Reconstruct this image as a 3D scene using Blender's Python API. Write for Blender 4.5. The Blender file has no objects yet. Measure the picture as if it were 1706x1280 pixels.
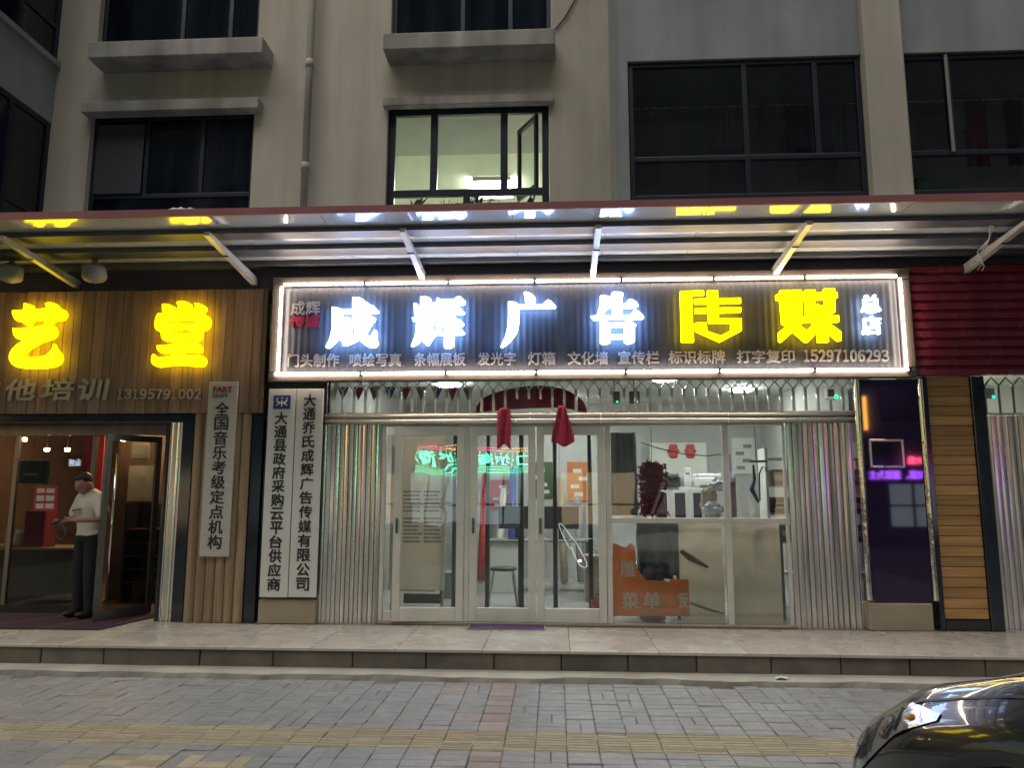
import bpy, bmesh, math, random
from mathutils import Vector, Matrix
random.seed(7)
R_ = math.radians
SC = bpy.context.scene
COL = SC.collection

# ------------------------------------------------------------------ camera
F_PX, CX, CY = 1260.0, 853.0, 640.0
PITCH, YAW, ROLL = R_(8.23), R_(3.21), R_(0.08)
CAM = Vector((0.0, -8.5, 1.42))
def cam_axes():
    fwd = Vector((-math.sin(YAW)*math.cos(PITCH), math.cos(YAW)*math.cos(PITCH), math.sin(PITCH)))
    right = Vector((math.cos(YAW), math.sin(YAW), 0)); up = right.cross(fwd)
    return right*math.cos(ROLL)+up*math.sin(ROLL), -right*math.sin(ROLL)+up*math.cos(ROLL), fwd
AR, AU, AF = cam_axes()
def ray(px, py): return AR*((px-CX)/F_PX) - AU*((py-CY)/F_PX) + AF
def at(px, py, Y=0.0):                       # photo point -> point on the upright plane y = Y
    d = ray(px, py); return CAM + d*((Y-CAM.y)/d.y)
def atz(px, py, Z=0.0):                      # photo point -> point on the level plane z = Z
    d = ray(px, py); return CAM + d*((Z-CAM.z)/d.z)
def proj(p):
    v = Vector(p)-CAM; w = v.dot(AF)
    return (CX+F_PX*v.dot(AR)/w, CY-F_PX*v.dot(AU)/w, w)
cd = bpy.data.cameras.new('camera'); cam = bpy.data.objects.new('camera', cd); COL.objects.link(cam)
cd.sensor_fit = 'HORIZONTAL'; cd.sensor_width = 36; cd.lens = 36*F_PX/1706.0; cd.clip_start = .05; cd.clip_end = 600
m3 = Matrix((AR, AU, -AF)).transposed(); cam.matrix_world = Matrix.Translation(CAM) @ m3.to_4x4()
SC.camera = cam
# ------------------------------------------------------------------ night sky, glow of the street, exposure
SUN_EL, SUN_AZ = R_(60), R_(200)             # azimuth measured clockwise from +y: the soft town glow comes over the street
w = bpy.data.worlds.new('World'); SC.world = w; w.use_nodes = True
nt = w.node_tree; bg = nt.nodes['Background']; sky = nt.nodes.new('ShaderNodeTexSky'); sky.sky_type = 'NISHITA'
sky.sun_disc = False; sky.sun_elevation = R_(7); sky.sun_rotation = SUN_AZ; sky.air_density = 1.2; sky.dust_density = 2.0
nt.links.new(sky.outputs[0], bg.inputs[0]); bg.inputs[1].default_value = 0.10
sl = bpy.data.lights.new('sun', 'SUN'); sl.energy = 1.40; sl.angle = R_(60); sl.color = (1.0, .93, .84)
so = bpy.data.objects.new('sun', sl); COL.objects.link(so); so.location = (0, -20, 30)
sd = Vector((math.sin(SUN_AZ)*math.cos(SUN_EL), math.cos(SUN_AZ)*math.cos(SUN_EL), math.sin(SUN_EL)))
so.rotation_euler = (-sd).to_track_quat('-Z', 'Y').to_euler()
vs = SC.view_settings; vs.view_transform = 'Standard'; vs.look = 'None'; vs.exposure = 0.95; vs.gamma = 1.0
SC.cycles.use_denoising = True; SC.cycles.max_bounces = 8; SC.cycles.transparent_max_bounces = 16
SC.cycles.sample_clamp_indirect = 6.0; SC.cycles.caustics_reflective = False; SC.cycles.caustics_refractive = False

# ------------------------------------------------------------------ materials
def new_mat(name):
    m = bpy.data.materials.new(name); m.use_nodes = True
    return m, m.node_tree, m.node_tree.nodes['Principled BSDF']
def pm(name, c1, c2=None, scale=3.0, rough=.6, metal=0.0, bump=0.0, bscale=None, stretch=(1,1,1), spec=.5, detail=5, rvar=.0, rand=0.0, lo=.3, hi=.7, coat=0.0, world=False):
    m, t, b = new_mat(name); N, L = t.nodes, t.links
    b.inputs['Roughness'].default_value = rough; b.inputs['Metallic'].default_value = metal
    b.inputs['Specular IOR Level'].default_value = spec; b.inputs['Coat Weight'].default_value = coat
    tc = N.new('ShaderNodeTexCoord'); mp = N.new('ShaderNodeMapping'); mp.inputs['Scale'].default_value = stretch
    if world:
        g = N.new('ShaderNodeNewGeometry'); L.new(g.outputs['Position'], mp.inputs[0])
    else: L.new(tc.outputs['Object'], mp.inputs[0])
    vec = mp.outputs[0]
    if rand:
        oi = N.new('ShaderNodeObjectInfo'); ge = N.new('ShaderNodeNewGeometry')
        ad = N.new('ShaderNodeMath'); ad.operation = 'ADD'; L.new(oi.outputs['Random'], ad.inputs[0]); L.new(ge.outputs['Random Per Island'], ad.inputs[1])
        fr = N.new('ShaderNodeMath'); fr.operation = 'FRACT'; L.new(ad.outputs[0], fr.inputs[0])
        va = N.new('ShaderNodeVectorMath'); va.operation = 'MULTIPLY_ADD'; va.inputs[1].default_value = (1,1,1)
        cb = N.new('ShaderNodeCombineXYZ'); ml = N.new('ShaderNodeMath'); ml.operation = 'MULTIPLY'; ml.inputs[1].default_value = 37.0
        L.new(fr.outputs[0], ml.inputs[0])
        for i in range(3): L.new(ml.outputs[0], cb.inputs[i])
        L.new(mp.outputs[0], va.inputs[0]); L.new(cb.outputs[0], va.inputs[2]); vec = va.outputs[0]
    nz = N.new('ShaderNodeTexNoise'); nz.inputs['Scale'].default_value = scale; nz.inputs['Detail'].default_value = detail; L.new(vec, nz.inputs['Vector'])
    c2 = c2 or tuple(x*.8 for x in c1)
    rp = N.new('ShaderNodeValToRGB'); rp.color_ramp.elements[0].position = lo; rp.color_ramp.elements[1].position = hi
    rp.color_ramp.elements[0].color = (*c1, 1); rp.color_ramp.elements[1].color = (*c2, 1); L.new(nz.outputs['Fac'], rp.inputs[0])
    col = rp.outputs[0]
    if rand:
        mr = N.new('ShaderNodeMapRange'); mr.inputs['To Min'].default_value = 1-rand; mr.inputs['To Max'].default_value = 1+rand; L.new(fr.outputs[0], mr.inputs[0])
        hs = N.new('ShaderNodeHueSaturation'); L.new(mr.outputs[0], hs.inputs['Value']); L.new(col, hs.inputs['Color']); col = hs.outputs[0]
    L.new(col, b.inputs['Base Color'])
    if rvar:
        r2 = N.new('ShaderNodeMapRange'); r2.inputs['From Min'].default_value = .3; r2.inputs['From Max'].default_value = .7
        r2.inputs['To Min'].default_value = max(.02, rough-rvar); r2.inputs['To Max'].default_value = min(1, rough+rvar)
        n3 = N.new('ShaderNodeTexNoise'); n3.inputs['Scale'].default_value = scale*2.3; n3.inputs['Detail'].default_value = 4; L.new(vec, n3.inputs['Vector'])
        L.new(n3.outputs['Fac'], r2.inputs[0]); L.new(r2.outputs[0], b.inputs['Roughness'])
    if bump:
        n2 = N.new('ShaderNodeTexNoise'); n2.inputs['Scale'].default_value = bscale or scale*6; n2.inputs['Detail'].default_value = 4; L.new(vec, n2.inputs['Vector'])
        bp = N.new('ShaderNodeBump'); bp.inputs['Strength'].default_value = bump; bp.inputs['Distance'].default_value = .01
        L.new(n2.outputs['Fac'], bp.inputs['Height']); L.new(bp.outputs[0], b.inputs['Normal'])
    return m
def em(name, col, s):
    m, t, b = new_mat(name); b.inputs['Base Color'].default_value = (*[min(1, c*.8) for c in col], 1)
    b.inputs['Emission Color'].default_value = (*col, 1); b.inputs['Emission Strength'].default_value = s; b.inputs['Roughness'].default_value = .4
    return m
def glass(name, tint=(.9,.93,.92), ior=1.55, dirt=0.03, rough=.01, dirtcol=(.4,.4,.38), wav=0.0):
    m, t, b = new_mat(name); N, L = t.nodes, t.links; N.remove(b); out = [n for n in N if n.type == 'OUTPUT_MATERIAL'][0]
    tr = N.new('ShaderNodeBsdfTransparent'); tr.inputs[0].default_value = (*tint, 1)
    gl = N.new('ShaderNodeBsdfGlossy'); gl.inputs['Roughness'].default_value = rough; gl.inputs['Color'].default_value = (1,1,1,1)
    lw = N.new('ShaderNodeLayerWeight'); pw = N.new('ShaderNodeMath'); pw.operation = 'POWER'; pw.inputs[1].default_value = 5.0; L.new(lw.outputs['Facing'], pw.inputs[0])
    f0 = ((ior-1)/(ior+1))**2; lw.inputs['Blend'].default_value = .5; fr = N.new('ShaderNodeMath'); fr.operation = 'MULTIPLY_ADD'; fr.inputs[1].default_value = 1-f0; fr.inputs[2].default_value = f0; L.new(pw.outputs[0], fr.inputs[0])
    mx = N.new('ShaderNodeMixShader')
    L.new(fr.outputs[0], mx.inputs[0]); L.new(tr.outputs[0], mx.inputs[1]); L.new(gl.outputs[0], mx.inputs[2])
    df = N.new('ShaderNodeBsdfDiffuse'); df.inputs[0].default_value = (*dirtcol, 1); m2 = N.new('ShaderNodeMixShader')
    tc = N.new('ShaderNodeTexCoord'); nz = N.new('ShaderNodeTexNoise'); nz.inputs['Scale'].default_value = 2.5; nz.inputs['Detail'].default_value = 6; L.new(tc.outputs['Object'], nz.inputs['Vector'])
    mr = N.new('ShaderNodeMapRange'); mr.inputs['From Min'].default_value = .35; mr.inputs['From Max'].default_value = .8; mr.inputs['To Max'].default_value = dirt*2.2
    L.new(nz.outputs['Fac'], mr.inputs[0]); L.new(mr.outputs[0], m2.inputs[0]); L.new(mx.outputs[0], m2.inputs[1]); L.new(df.outputs[0], m2.inputs[2])
    L.new(m2.outputs[0], out.inputs[0])
    if wav:
        n2 = N.new('ShaderNodeTexNoise'); n2.inputs['Scale'].default_value = 1.6; L.new(tc.outputs['Object'], n2.inputs['Vector'])
        bp = N.new('ShaderNodeBump'); bp.inputs['Strength'].default_value = wav; bp.inputs['Distance'].default_value = .02; L.new(n2.outputs['Fac'], bp.inputs['Height'])
        L.new(bp.outputs[0], gl.inputs['Normal'])
    return m
M = {}
M['stucco'] = pm('stucco', (.45,.405,.35), (.38,.345,.30), 1.1, .9, bump=.25, bscale=60, lo=.35, hi=.75, stretch=(1,1,.45))
def streaks(m, amt=.20):
    t = m.node_tree; N, L = t.nodes, t.links; b = N['Principled BSDF']; src = b.inputs['Base Color'].links[0].from_socket
    g = N.new('ShaderNodeNewGeometry'); mp = N.new('ShaderNodeMapping'); mp.inputs['Scale'].default_value = (3.2, 3.2, .30); L.new(g.outputs['Position'], mp.inputs[0])
    nz = N.new('ShaderNodeTexNoise'); nz.inputs['Scale'].default_value = 1.3; nz.inputs['Detail'].default_value = 7; L.new(mp.outputs[0], nz.inputs['Vector'])
    n2 = N.new('ShaderNodeTexNoise'); n2.inputs['Scale'].default_value = .55; n2.inputs['Detail'].default_value = 5; L.new(g.outputs['Position'], n2.inputs['Vector'])
    mu = N.new('ShaderNodeMath'); mu.operation = 'MULTIPLY'; L.new(nz.outputs['Fac'], mu.inputs[0]); L.new(n2.outputs['Fac'], mu.inputs[1])
    mr = N.new('ShaderNodeMapRange'); mr.inputs['From Min'].default_value = .14; mr.inputs['From Max'].default_value = .36; mr.inputs['To Min'].default_value = 1-amt; mr.inputs['To Max'].default_value = 1.06; L.new(mu.outputs[0], mr.inputs[0])
    hs = N.new('ShaderNodeHueSaturation'); L.new(mr.outputs[0], hs.inputs['Value']); L.new(src, hs.inputs['Color']); L.new(hs.outputs[0], b.inputs['Base Color'])
streaks(M['stucco'])
M['plaster_grey'] = pm('plaster_grey', (.27,.28,.29), (.21,.22,.235), 1.3, .85, bump=.2, bscale=50)
M['plaster_light'] = pm('plaster_light', (.40,.385,.36), (.26,.24,.225), 2.2, .85, bump=.25, bscale=50, stretch=(1,1,.5))
streaks(M['plaster_grey'], .2); streaks(M['plaster_light'], .5)
M['frame_dark'] = pm('frame_dark', (.006,.008,.020), (.010,.012,.026), 4, .4)
M['glass_night'] = pm('glass_night', (.003,.005,.012), (.020,.024,.038), 1.0, .07, spec=.5, rvar=.05, stretch=(4,4,.25), lo=.45, hi=.8)
M['screen'] = pm('insect_screen', (.035,.04,.05), (.028,.03,.04), 80, .8)
M['glass_clear'] = glass('glass_clear')
M['glass_door'] = glass('glass_door', (.88,.91,.90), 1.62, .04, wav=.05)
M['glass_wavy'] = glass('glass_wavy', (.85,.88,.87), 1.62, .03, wav=.16)
M['glass_tint'] = glass('glass_tint', (.62,.62,.60), 1.6, .01, wav=.05)
M['glass_dim'] = glass('glass_dim', (.72,.75,.80), 1.5, .004)
M['glass_black'] = pm('glass_black', (.014,.005,.034), (.019,.007,.045), .8, .03, spec=.8)
M['steel'] = pm('steel', (.52,.51,.49), (.42,.41,.40), 6, .26, 1.0, stretch=(1,1,.06), rvar=.10)
M['steel_sheet'] = pm('steel_sheet', (.74,.72,.69), (.60,.585,.56), 9, .22, .80, stretch=(1,1,.05), rvar=.08, bump=.05, bscale=2)
M['steel_dark'] = pm('steel_dark', (.20,.20,.20), (.14,.14,.145), 8, .35, .9, stretch=(1,1,.1))
M['gate_steel'] = pm('gate_steel', (.82,.80,.77), (.70,.68,.65), 6, .2, .6, stretch=(1,1,.1), rvar=.08)
M['chrome'] = pm('chrome', (.70,.69,.67), (.6,.59,.57), 3, .06, 1.0, bump=.5, bscale=9)
M['aluminium'] = pm('aluminium', (.68,.66,.61), (.60,.58,.54), 5, .38, .25)
M['marble_black'] = pm('marble_black', (.010,.014,.022), (.022,.028,.04), 3, .10, spec=.7)
M['stone_beige'] = pm('stone_beige', (.36,.30,.22), (.28,.225,.16), 2.0, .35, rvar=.1, stretch=(1,1,2.5))
M['granite'] = pm('granite', (.16,.135,.11), (.085,.07,.058), 3.5, .7, bump=.35, bscale=60, rand=.16, detail=8)
M['tile'] = pm('tile', (.45,.415,.36), (.37,.34,.29), 1.2, .28, rvar=.12, bump=.05, bscale=20, rand=.07)
M['tile_brown'] = pm('tile_brown', (.21,.15,.115), (.15,.105,.085), 2.2, .4, rvar=.12, rand=.08)
M['ledge'] = pm('ledge', (.40,.385,.33), (.27,.25,.215), 2.4, .75, bump=.3, bscale=30)
M['joint'] = pm('joint', (.19,.18,.165), (.12,.11,.10), 9, .95, bump=.6)
M['soil'] = pm('soil', (.05,.042,.036), (.03,.026,.022), 9, .95, bump=.6)
M['paver_grey'] = pm('paver_grey', (.245,.247,.25), (.195,.197,.20), 7, .44, bump=.3, bscale=90, rand=.07, rvar=.12)
M['paver_yellow'] = pm('paver_yellow', (.36,.31,.215), (.29,.25,.175), 14, .65, bump=.4, bscale=80, rand=.18)
M['paver_red'] = pm('paver_red', (.285,.22,.205), (.24,.19,.178), 14, .65, bump=.4, bscale=80, rand=.18)
M['plank'] = pm('plank', (.27,.175,.115), (.15,.092,.06), 2.2, .55, bump=.2, bscale=20, stretch=(9,9,.7), rand=.24, detail=8)
M['plank_pale'] = pm('plank_pale', (.36,.26,.16), (.21,.145,.09), 2.2, .5, bump=.2, bscale=20, stretch=(9,9,.7), rand=.2, detail=8)
M['slat_wood'] = pm('slat_wood', (.52,.29,.11), (.33,.175,.06), 2.4, .45, bump=.15, bscale=20, stretch=(.7,9,9), rand=.2, detail=8)
M['panel_sign'] = pm('panel_sign', (.050,.055,.070), (.042,.046,.06), 5, .5, .0)
M['frame_sign'] = pm('frame_sign', (.085,.07,.062), (.07,.058,.052), 5, .42, .0)
M['corr_red'] = pm('corr_red', (.21,.022,.042), (.15,.016,.03), 2, .24, spec=.6, rvar=.1, bump=.25, bscale=5)
M['canopy'] = pm('canopy_sheet', (.62,.65,.67), (.55,.58,.60), 1.5, .07, spec=.8, rvar=.03, bump=.02, bscale=2, metal=.38)
M['canopy_red'] = pm('canopy_red', (.27,.095,.10), (.21,.07,.075), 3, .5)
M['purlin'] = pm('purlin', (.10,.105,.12), (.07,.075,.09), 5, .45, .4)
M['bracket'] = pm('bracket', (.50,.49,.47), (.40,.39,.37), 6, .4, .4)
M['white_paint'] = pm('white_paint', (.72,.71,.68), (.64,.63,.60), 4, .5)
M['plaque'] = pm('plaque', (.66,.65,.61), (.60,.59,.56), 2, .18, rvar=.05)
M['plaque_metal'] = pm('plaque_metal', (.56,.54,.51), (.48,.46,.44), 12, .3, .35, stretch=(.05,1,3), bump=.03, bscale=2)
M['ink'] = pm('ink', (.018,.016,.022), None, 4, .45)
M['ink_red'] = pm('ink_red', (.33,.02,.03), None, 4, .5)
M['ink_blue'] = pm('ink_blue', (.03,.055,.26), None, 4, .4)
M['letter_pale'] = pm('letter_pale', (.46,.43,.43), (.40,.37,.37), 6, .4, .1)
M['letter_wood'] = pm('letter_wood', (.42,.38,.33), None, 6, .5)
M['letter_dimred'] = pm('letter_dimred', (.40,.03,.07), None, 6, .4)
M['led_white'] = em('led_white', (.62,.80,1.0), 3.4)
M['led_side'] = em('led_side', (.25,.48,1.0), 14.0)
M['led_yellow'] = em('led_yellow', (1.0,.88,.0), 1.7)
M['led_tube'] = em('led_tube', (1.0,.80,.62), 24.0)
M['rim'] = pm('letter_rim', (.6,.6,.62), None, 4, .35, .3)
M['rim_yellow'] = em('rim_yellow', (1.0,.66,.0), 4.0)
M['lamp'] = em('lamp', (.97,1.0,.96), 76.0)
M['lamp_room'] = em('lamp_room', (.97,1.0,.90), 42.0)
M['lamp_warm'] = em('lamp_warm', (1.0,.68,.36), 110.0)
M['room_pale'] = pm('room_pale', (.60,.61,.55), (.55,.56,.50), 1, .8)
M['room_yellow'] = pm('room_yellow', (.66,.67,.57), (.60,.62,.52), 1, .8)
M['room_grey'] = pm('room_grey', (.42,.42,.40), (.36,.36,.34), 1.2, .75)
M['room_floor'] = pm('room_floor', (.36,.36,.35), (.30,.30,.29), 2, .25)
M['room_brown'] = pm('room_brown', (.16,.09,.045), (.10,.055,.03), 1.5, .6, stretch=(1,1,4))
M['dark'] = pm('dark', (.02,.02,.024), (.03,.03,.035), 3, .5)
M['red_cloth'] = pm('red_cloth', (.26,.012,.03), (.17,.008,.02), 9, .85, bump=.4)
M['red_silk'] = pm('red_silk', (.42,.025,.07), (.32,.016,.05), 6, .6, bump=.25, bscale=12)
M['red_paint'] = pm('red_paint', (.42,.03,.03), (.32,.02,.02), 4, .5)
M['orange'] = pm('orange_board', (.50,.17,.05), (.42,.14,.045), 2, .5)
M['orange_text'] = pm('orange_text', (.80,.66,.55), None, 3, .5)
M['paper'] = pm('paper', (.60,.59,.54), (.54,.53,.48), 2, .7)
def film(name, col):
    m, t, b = new_mat(name); N, L = t.nodes, t.links; N.remove(b); out = [n for n in N if n.type == 'OUTPUT_MATERIAL'][0]
    d = N.new('ShaderNodeBsdfDiffuse'); tr = N.new('ShaderNodeBsdfTranslucent'); d.inputs[0].default_value = tr.inputs[0].default_value = (*col, 1); mx = N.new('ShaderNodeMixShader'); mx.inputs[0].default_value = .5
    L.new(d.outputs[0], mx.inputs[1]); L.new(tr.outputs[0], mx.inputs[2]); L.new(mx.outputs[0], out.inputs[0]); return m
M['film'] = film('film', (.88,.80,.69)); M['film_orange'] = film('film_orange', (.85,.36,.15))
M['mat_purple'] = pm('mat_purple', (.085,.035,.11), (.055,.022,.075), 40, .9, bump=.6, bscale=200)
M['mat_dark'] = pm('mat_dark', (.045,.018,.03), (.03,.012,.022), 40, .9, bump=.6, bscale=200)
M['plastic_grey'] = pm('plastic_grey', (.24,.24,.24), (.18,.18,.185), 5, .6, bump=.4, bscale=14)
M['bag'] = pm('plastic_bag', (.55,.57,.60), (.30,.32,.36), 7, .25, bump=.8, bscale=9)
M['shade_navy'] = pm('shade_navy', (.035,.035,.055), (.05,.04,.055), 2, .5)  # shade below the canopy, put in as a navy tone
M['bag_grey'] = pm('bag_grey', (.20,.205,.21), (.10,.105,.115), 5, .3, bump=.5, bscale=8)
M['blue_bag'] = pm('dark_bag', (.03,.035,.08), (.02,.02,.03), 5, .5, bump=.5)
M['leaf'] = pm('leaf', (.05,.09,.03), (.03,.055,.02), 8, .6)
M['leaf_dark'] = pm('leaf_dark', (.025,.04,.02), (.015,.025,.012), 8, .6)
M['skin'] = pm('skin', (.36,.20,.14), (.30,.16,.11), 12, .55)
M['hair'] = pm('hair', (.010,.009,.009), (.018,.016,.015), 40, .6, bump=.5)
M['shirt'] = pm('shirt', (.62,.57,.52), (.56,.51,.47), 5, .85, bump=.3, bscale=10)
M['trousers'] = pm('trousers', (.008,.009,.016), (.012,.013,.021), 6, .85, bump=.3, bscale=10)
M['shoe'] = pm('shoe', (.016,.016,.018), None, 6, .5)
M['sock'] = pm('sock', (.42,.36,.06), None, 6, .8)
M['neon_purple'] = em('neon_purple', (.45,.12,1.0), 9)
M['neon_pink'] = em('neon_pink', (1.0,.10,.25), 12)
M['neon_amber'] = em('neon_amber', (1.0,.45,.08), 10)
M['neon_white'] = em('neon_white', (.65,.80,1.0), 5)
M['shop_glow_warm'] = em('shop_glow_warm', (1.0,.72,.42), .75); M['shop_glow_cool'] = em('shop_glow_cool', (.75,.9,1.0), .6)
M['neon_dim'] = em('neon_dim', (.8,.9,.9), 1.2)
M['neon_green'] = em('neon_green', (.0,1.0,.22), 6)
M['led_dot'] = em('led_dot', (.1,1.0,.5), 14)
M['car_paint'] = pm('car_paint', (.022,.025,.030), (.026,.029,.035), 3, .2, .35, spec=.6, coat=1.0)
M['car_glass'] = pm('car_glass', (.01,.012,.014), None, 3, .04, spec=.7)
M['tyre'] = pm('tyre', (.015,.015,.015), None, 8, .85)
M['lens'] = glass('lens', (.93,.95,.97), 1.5, .02)
M['reflector'] = pm('reflector', (.72,.73,.75), (.45,.46,.48), 14, .14, .95, bump=.5, bscale=20)
M['amber_lens'] = pm('amber_lens', (.45,.16,.02), None, 8, .15)
M['black_trim'] = pm('black_trim', (.012,.012,.013), None, 8, .45)

# ------------------------------------------------------------------ mesh building helpers
class MB:
    def __init__(s): s.v, s.f, s.mi = [], [], []
    def add(s, vs, fs, mi=0):
        o = len(s.v); s.v += [Vector(p) for p in vs]; s.f += [tuple(o+i for i in f) for f in fs]; s.mi += [mi]*len(fs); return s
    def box(s, x0, x1, y0, y1, z0, z1, mi=0):
        if x0 > x1: x0, x1 = x1, x0
        if y0 > y1: y0, y1 = y1, y0
        if z0 > z1: z0, z1 = z1, z0
        return s.add([(x0,y0,z0),(x1,y0,z0),(x1,y1,z0),(x0,y1,z0),(x0,y0,z1),(x1,y0,z1),(x1,y1,z1),(x0,y1,z1)],
                     [(0,3,2,1),(4,5,6,7),(0,1,5,4),(1,2,6,5),(2,3,7,6),(3,0,4,7)], mi)
    def bbox(s, x0, x1, y0, y1, z0, z1, b=.006, mi=0):      # box with all edges chamfered
        bm = bmesh.new(); bmesh.ops.create_cube(bm, size=1)
        for v in bm.verts: v.co = Vector(((x0+x1)/2+v.co.x*abs(x1-x0), (y0+y1)/2+v.co.y*abs(y1-y0), (z0+z1)/2+v.co.z*abs(z1-z0)))
        b = min(b, abs(x1-x0)*.4, abs(y1-y0)*.4, abs(z1-z0)*.4)
        bmesh.ops.bevel(bm, geom=list(bm.edges), offset=b, segments=1, affect='EDGES')
        bm.verts.index_update(); s.add([v.co.copy() for v in bm.verts], [[v.index for v in f.verts] for f in bm.faces], mi); bm.free(); return s
    def slab(s, a, b, th, up=Vector((0,0,1)), wd=.05, mi=0):  # bar from a to b: thickness th along up, width wd across
        a, b = Vector(a), Vector(b); d = (b-a).normalized(); sx = d.cross(up).normalized(); u = sx.cross(d).normalized()
        vs = [p+sx*(i*wd/2)+u*(j*th/2) for p in (a, b) for i, j in ((-1,-1),(1,-1),(1,1),(-1,1))]
        return s.add(vs, [(3,2,1,0),(4,5,6,7),(0,1,5,4),(1,2,6,5),(2,3,7,6),(3,0,4,7)], mi)
    def tube(s, pts, r, n=8, mi=0, cap=True):
        pts = [Vector(p) for p in pts]; rs = r if isinstance(r, (list, tuple)) else [r]*len(pts); rings = []; o = len(s.v)
        pu = None
        for i, p in enumerate(pts):
            d = (pts[min(i+1, len(pts)-1)]-pts[max(i-1, 0)]).normalized()
            if pu is None: pu = Vector((0,0,1)) if abs(d.z) < .9 else Vector((1,0,0))
            sx = d.cross(pu).normalized(); pu = sx.cross(d).normalized()
            s.v += [p+(sx*math.cos(2*math.pi*k/n)+pu*math.sin(2*math.pi*k/n))*rs[i] for k in range(n)]
        for i in range(len(pts)-1):
            for k in range(n):
                s.f.append((o+i*n+k, o+i*n+(k+1)%n, o+(i+1)*n+(k+1)%n, o+(i+1)*n+k)); s.mi.append(mi)
        if cap:
            s.f.append(tuple(o+k for k in range(n))[::-1]); s.f.append(tuple(o+(len(pts)-1)*n+k for k in range(n))); s.mi += [mi, mi]
        return s
    def ball(s, c, r, n=10, m=7, mi=0):
        c = Vector(c); r = Vector(r) if hasattr(r, '__len__') else Vector((r,r,r)); vs = []; fs = []
        for i in range(m+1):
            a = math.pi*i/m
            for k in range(n):
                q = 2*math.pi*k/n; vs.append(c+Vector((r.x*math.sin(a)*math.cos(q), r.y*math.sin(a)*math.sin(q), r.z*math.cos(a))))
        for i in range(m):
            for k in range(n): fs.append((i*n+k, (i+1)*n+k, (i+1)*n+(k+1)%n, i*n+(k+1)%n))
        return s.add(vs, fs, mi)
    def lathe(s, c, prof, n=16, mi=0):
        c = Vector(c); vs = [c+Vector((r*math.cos(2*math.pi*k/n), r*math.sin(2*math.pi*k/n), z)) for r, z in prof for k in range(n)]
        fs = [(i*n+k, i*n+(k+1)%n, (i+1)*n+(k+1)%n, (i+1)*n+k) for i in range(len(prof)-1) for k in range(n)]
        return s.add(vs, fs, mi)
    def sheet(s, grid, mi=0, flip=False):                    # grid[i][j] of points
        n = len(grid[0]); vs = [p for row in grid for p in row]
        fs = [(i*n+j, i*n+j+1, (i+1)*n+j+1, (i+1)*n+j) for i in range(len(grid)-1) for j in range(n-1)]
        return s.add(vs, [f[::-1] for f in fs] if flip else fs, mi)
    def wall(s, x0, x1, z0, z1, holes, y0, y1, mi=0):        # upright wall with openings, reveals included
        xs = sorted({x0, x1, *[h[0] for h in holes], *[h[1] for h in holes]}); zs = sorted({z0, z1, *[h[2] for h in holes], *[h[3] for h in holes]})
        def solid(i, j):
            if not (0 <= i < len(xs)-1 and 0 <= j < len(zs)-1): return False
            cx, cz = (xs[i]+xs[i+1])/2, (zs[j]+zs[j+1])/2
            return not any(h[0] < cx < h[1] and h[2] < cz < h[3] for h in holes)
        for i in range(len(xs)-1):
            for j in range(len(zs)-1):
                if not solid(i, j): continue
                a, b, c, d = xs[i], xs[i+1], zs[j], zs[j+1]
                s.add([(a,y0,c),(b,y0,c),(b,y0,d),(a,y0,d)], [(0,1,2,3)], mi); s.add([(a,y1,c),(b,y1,c),(b,y1,d),(a,y1,d)], [(3,2,1,0)], mi)
                if not solid(i-1, j): s.add([(a,y0,c),(a,y1,c),(a,y1,d),(a,y0,d)], [(3,2,1,0)], mi)
                if not solid(i+1, j): s.add([(b,y0,c),(b,y1,c),(b,y1,d),(b,y0,d)], [(0,1,2,3)], mi)
                if not solid(i, j-1): s.add([(a,y0,c),(b,y0,c),(b,y1,c),(a,y1,c)], [(3,2,1,0)], mi)
                if not solid(i, j+1): s.add([(a,y0,d),(b,y0,d),(b,y1,d),(a,y1,d)], [(0,1,2,3)], mi)
        return s
    def build(s, name, mat, parent=None, smooth=False, local=False):
        me = bpy.data.meshes.new(name)
        if parent is not None: org = Vector((0,0,0)) if local else wloc(parent)
        else:
            lo = [min(v[i] for v in s.v) for i in range(3)]; hi = [max(v[i] for v in s.v) for i in range(3)]
            org = Vector(((lo[0]+hi[0])/2, (lo[1]+hi[1])/2, lo[2]))
        me.from_pydata([tuple(v-org) for v in s.v], [], s.f); me.update()
        for mt in (mat if isinstance(mat, (list, tuple)) else [mat]): me.materials.append(M[mt] if isinstance(mt, str) else mt)
        me.polygons.foreach_set('material_index', s.mi)
        if smooth: me.polygons.foreach_set('use_smooth', [True]*len(me.polygons))
        o = bpy.data.objects.new(name, me); COL.objects.link(o)
        if parent is not None: o.parent = parent
        else: o.location = org
        return o
def wloc(o):
    p = Vector((0,0,0))
    while o is not None: p += o.location; o = o.parent
    return p
def tag(o, label, cat, group=None, kind=None):
    if label: o['label'] = label
    if cat: o['category'] = cat
    if group: o['group'] = group
    if kind: o['kind'] = kind
    return o
def thing(name, label, cat, loc=(0,0,0), group=None, rz=0):
    o = bpy.data.objects.new(name, None); COL.objects.link(o); o.location = loc; o.rotation_euler = (0,0,rz); o.empty_display_size = .1
    return tag(o, label, cat, group)
def struct(o): o['kind'] = 'structure'; return o
def share(src, name, loc, parent, mat=None, rot=None, scale=None):   # another piece with the same mesh
    o = bpy.data.objects.new(name, src.data); COL.objects.link(o); o.parent = parent; o.location = Vector(loc)
    if rot: o.rotation_euler = rot
    if scale: o.scale = scale
    return o
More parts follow.
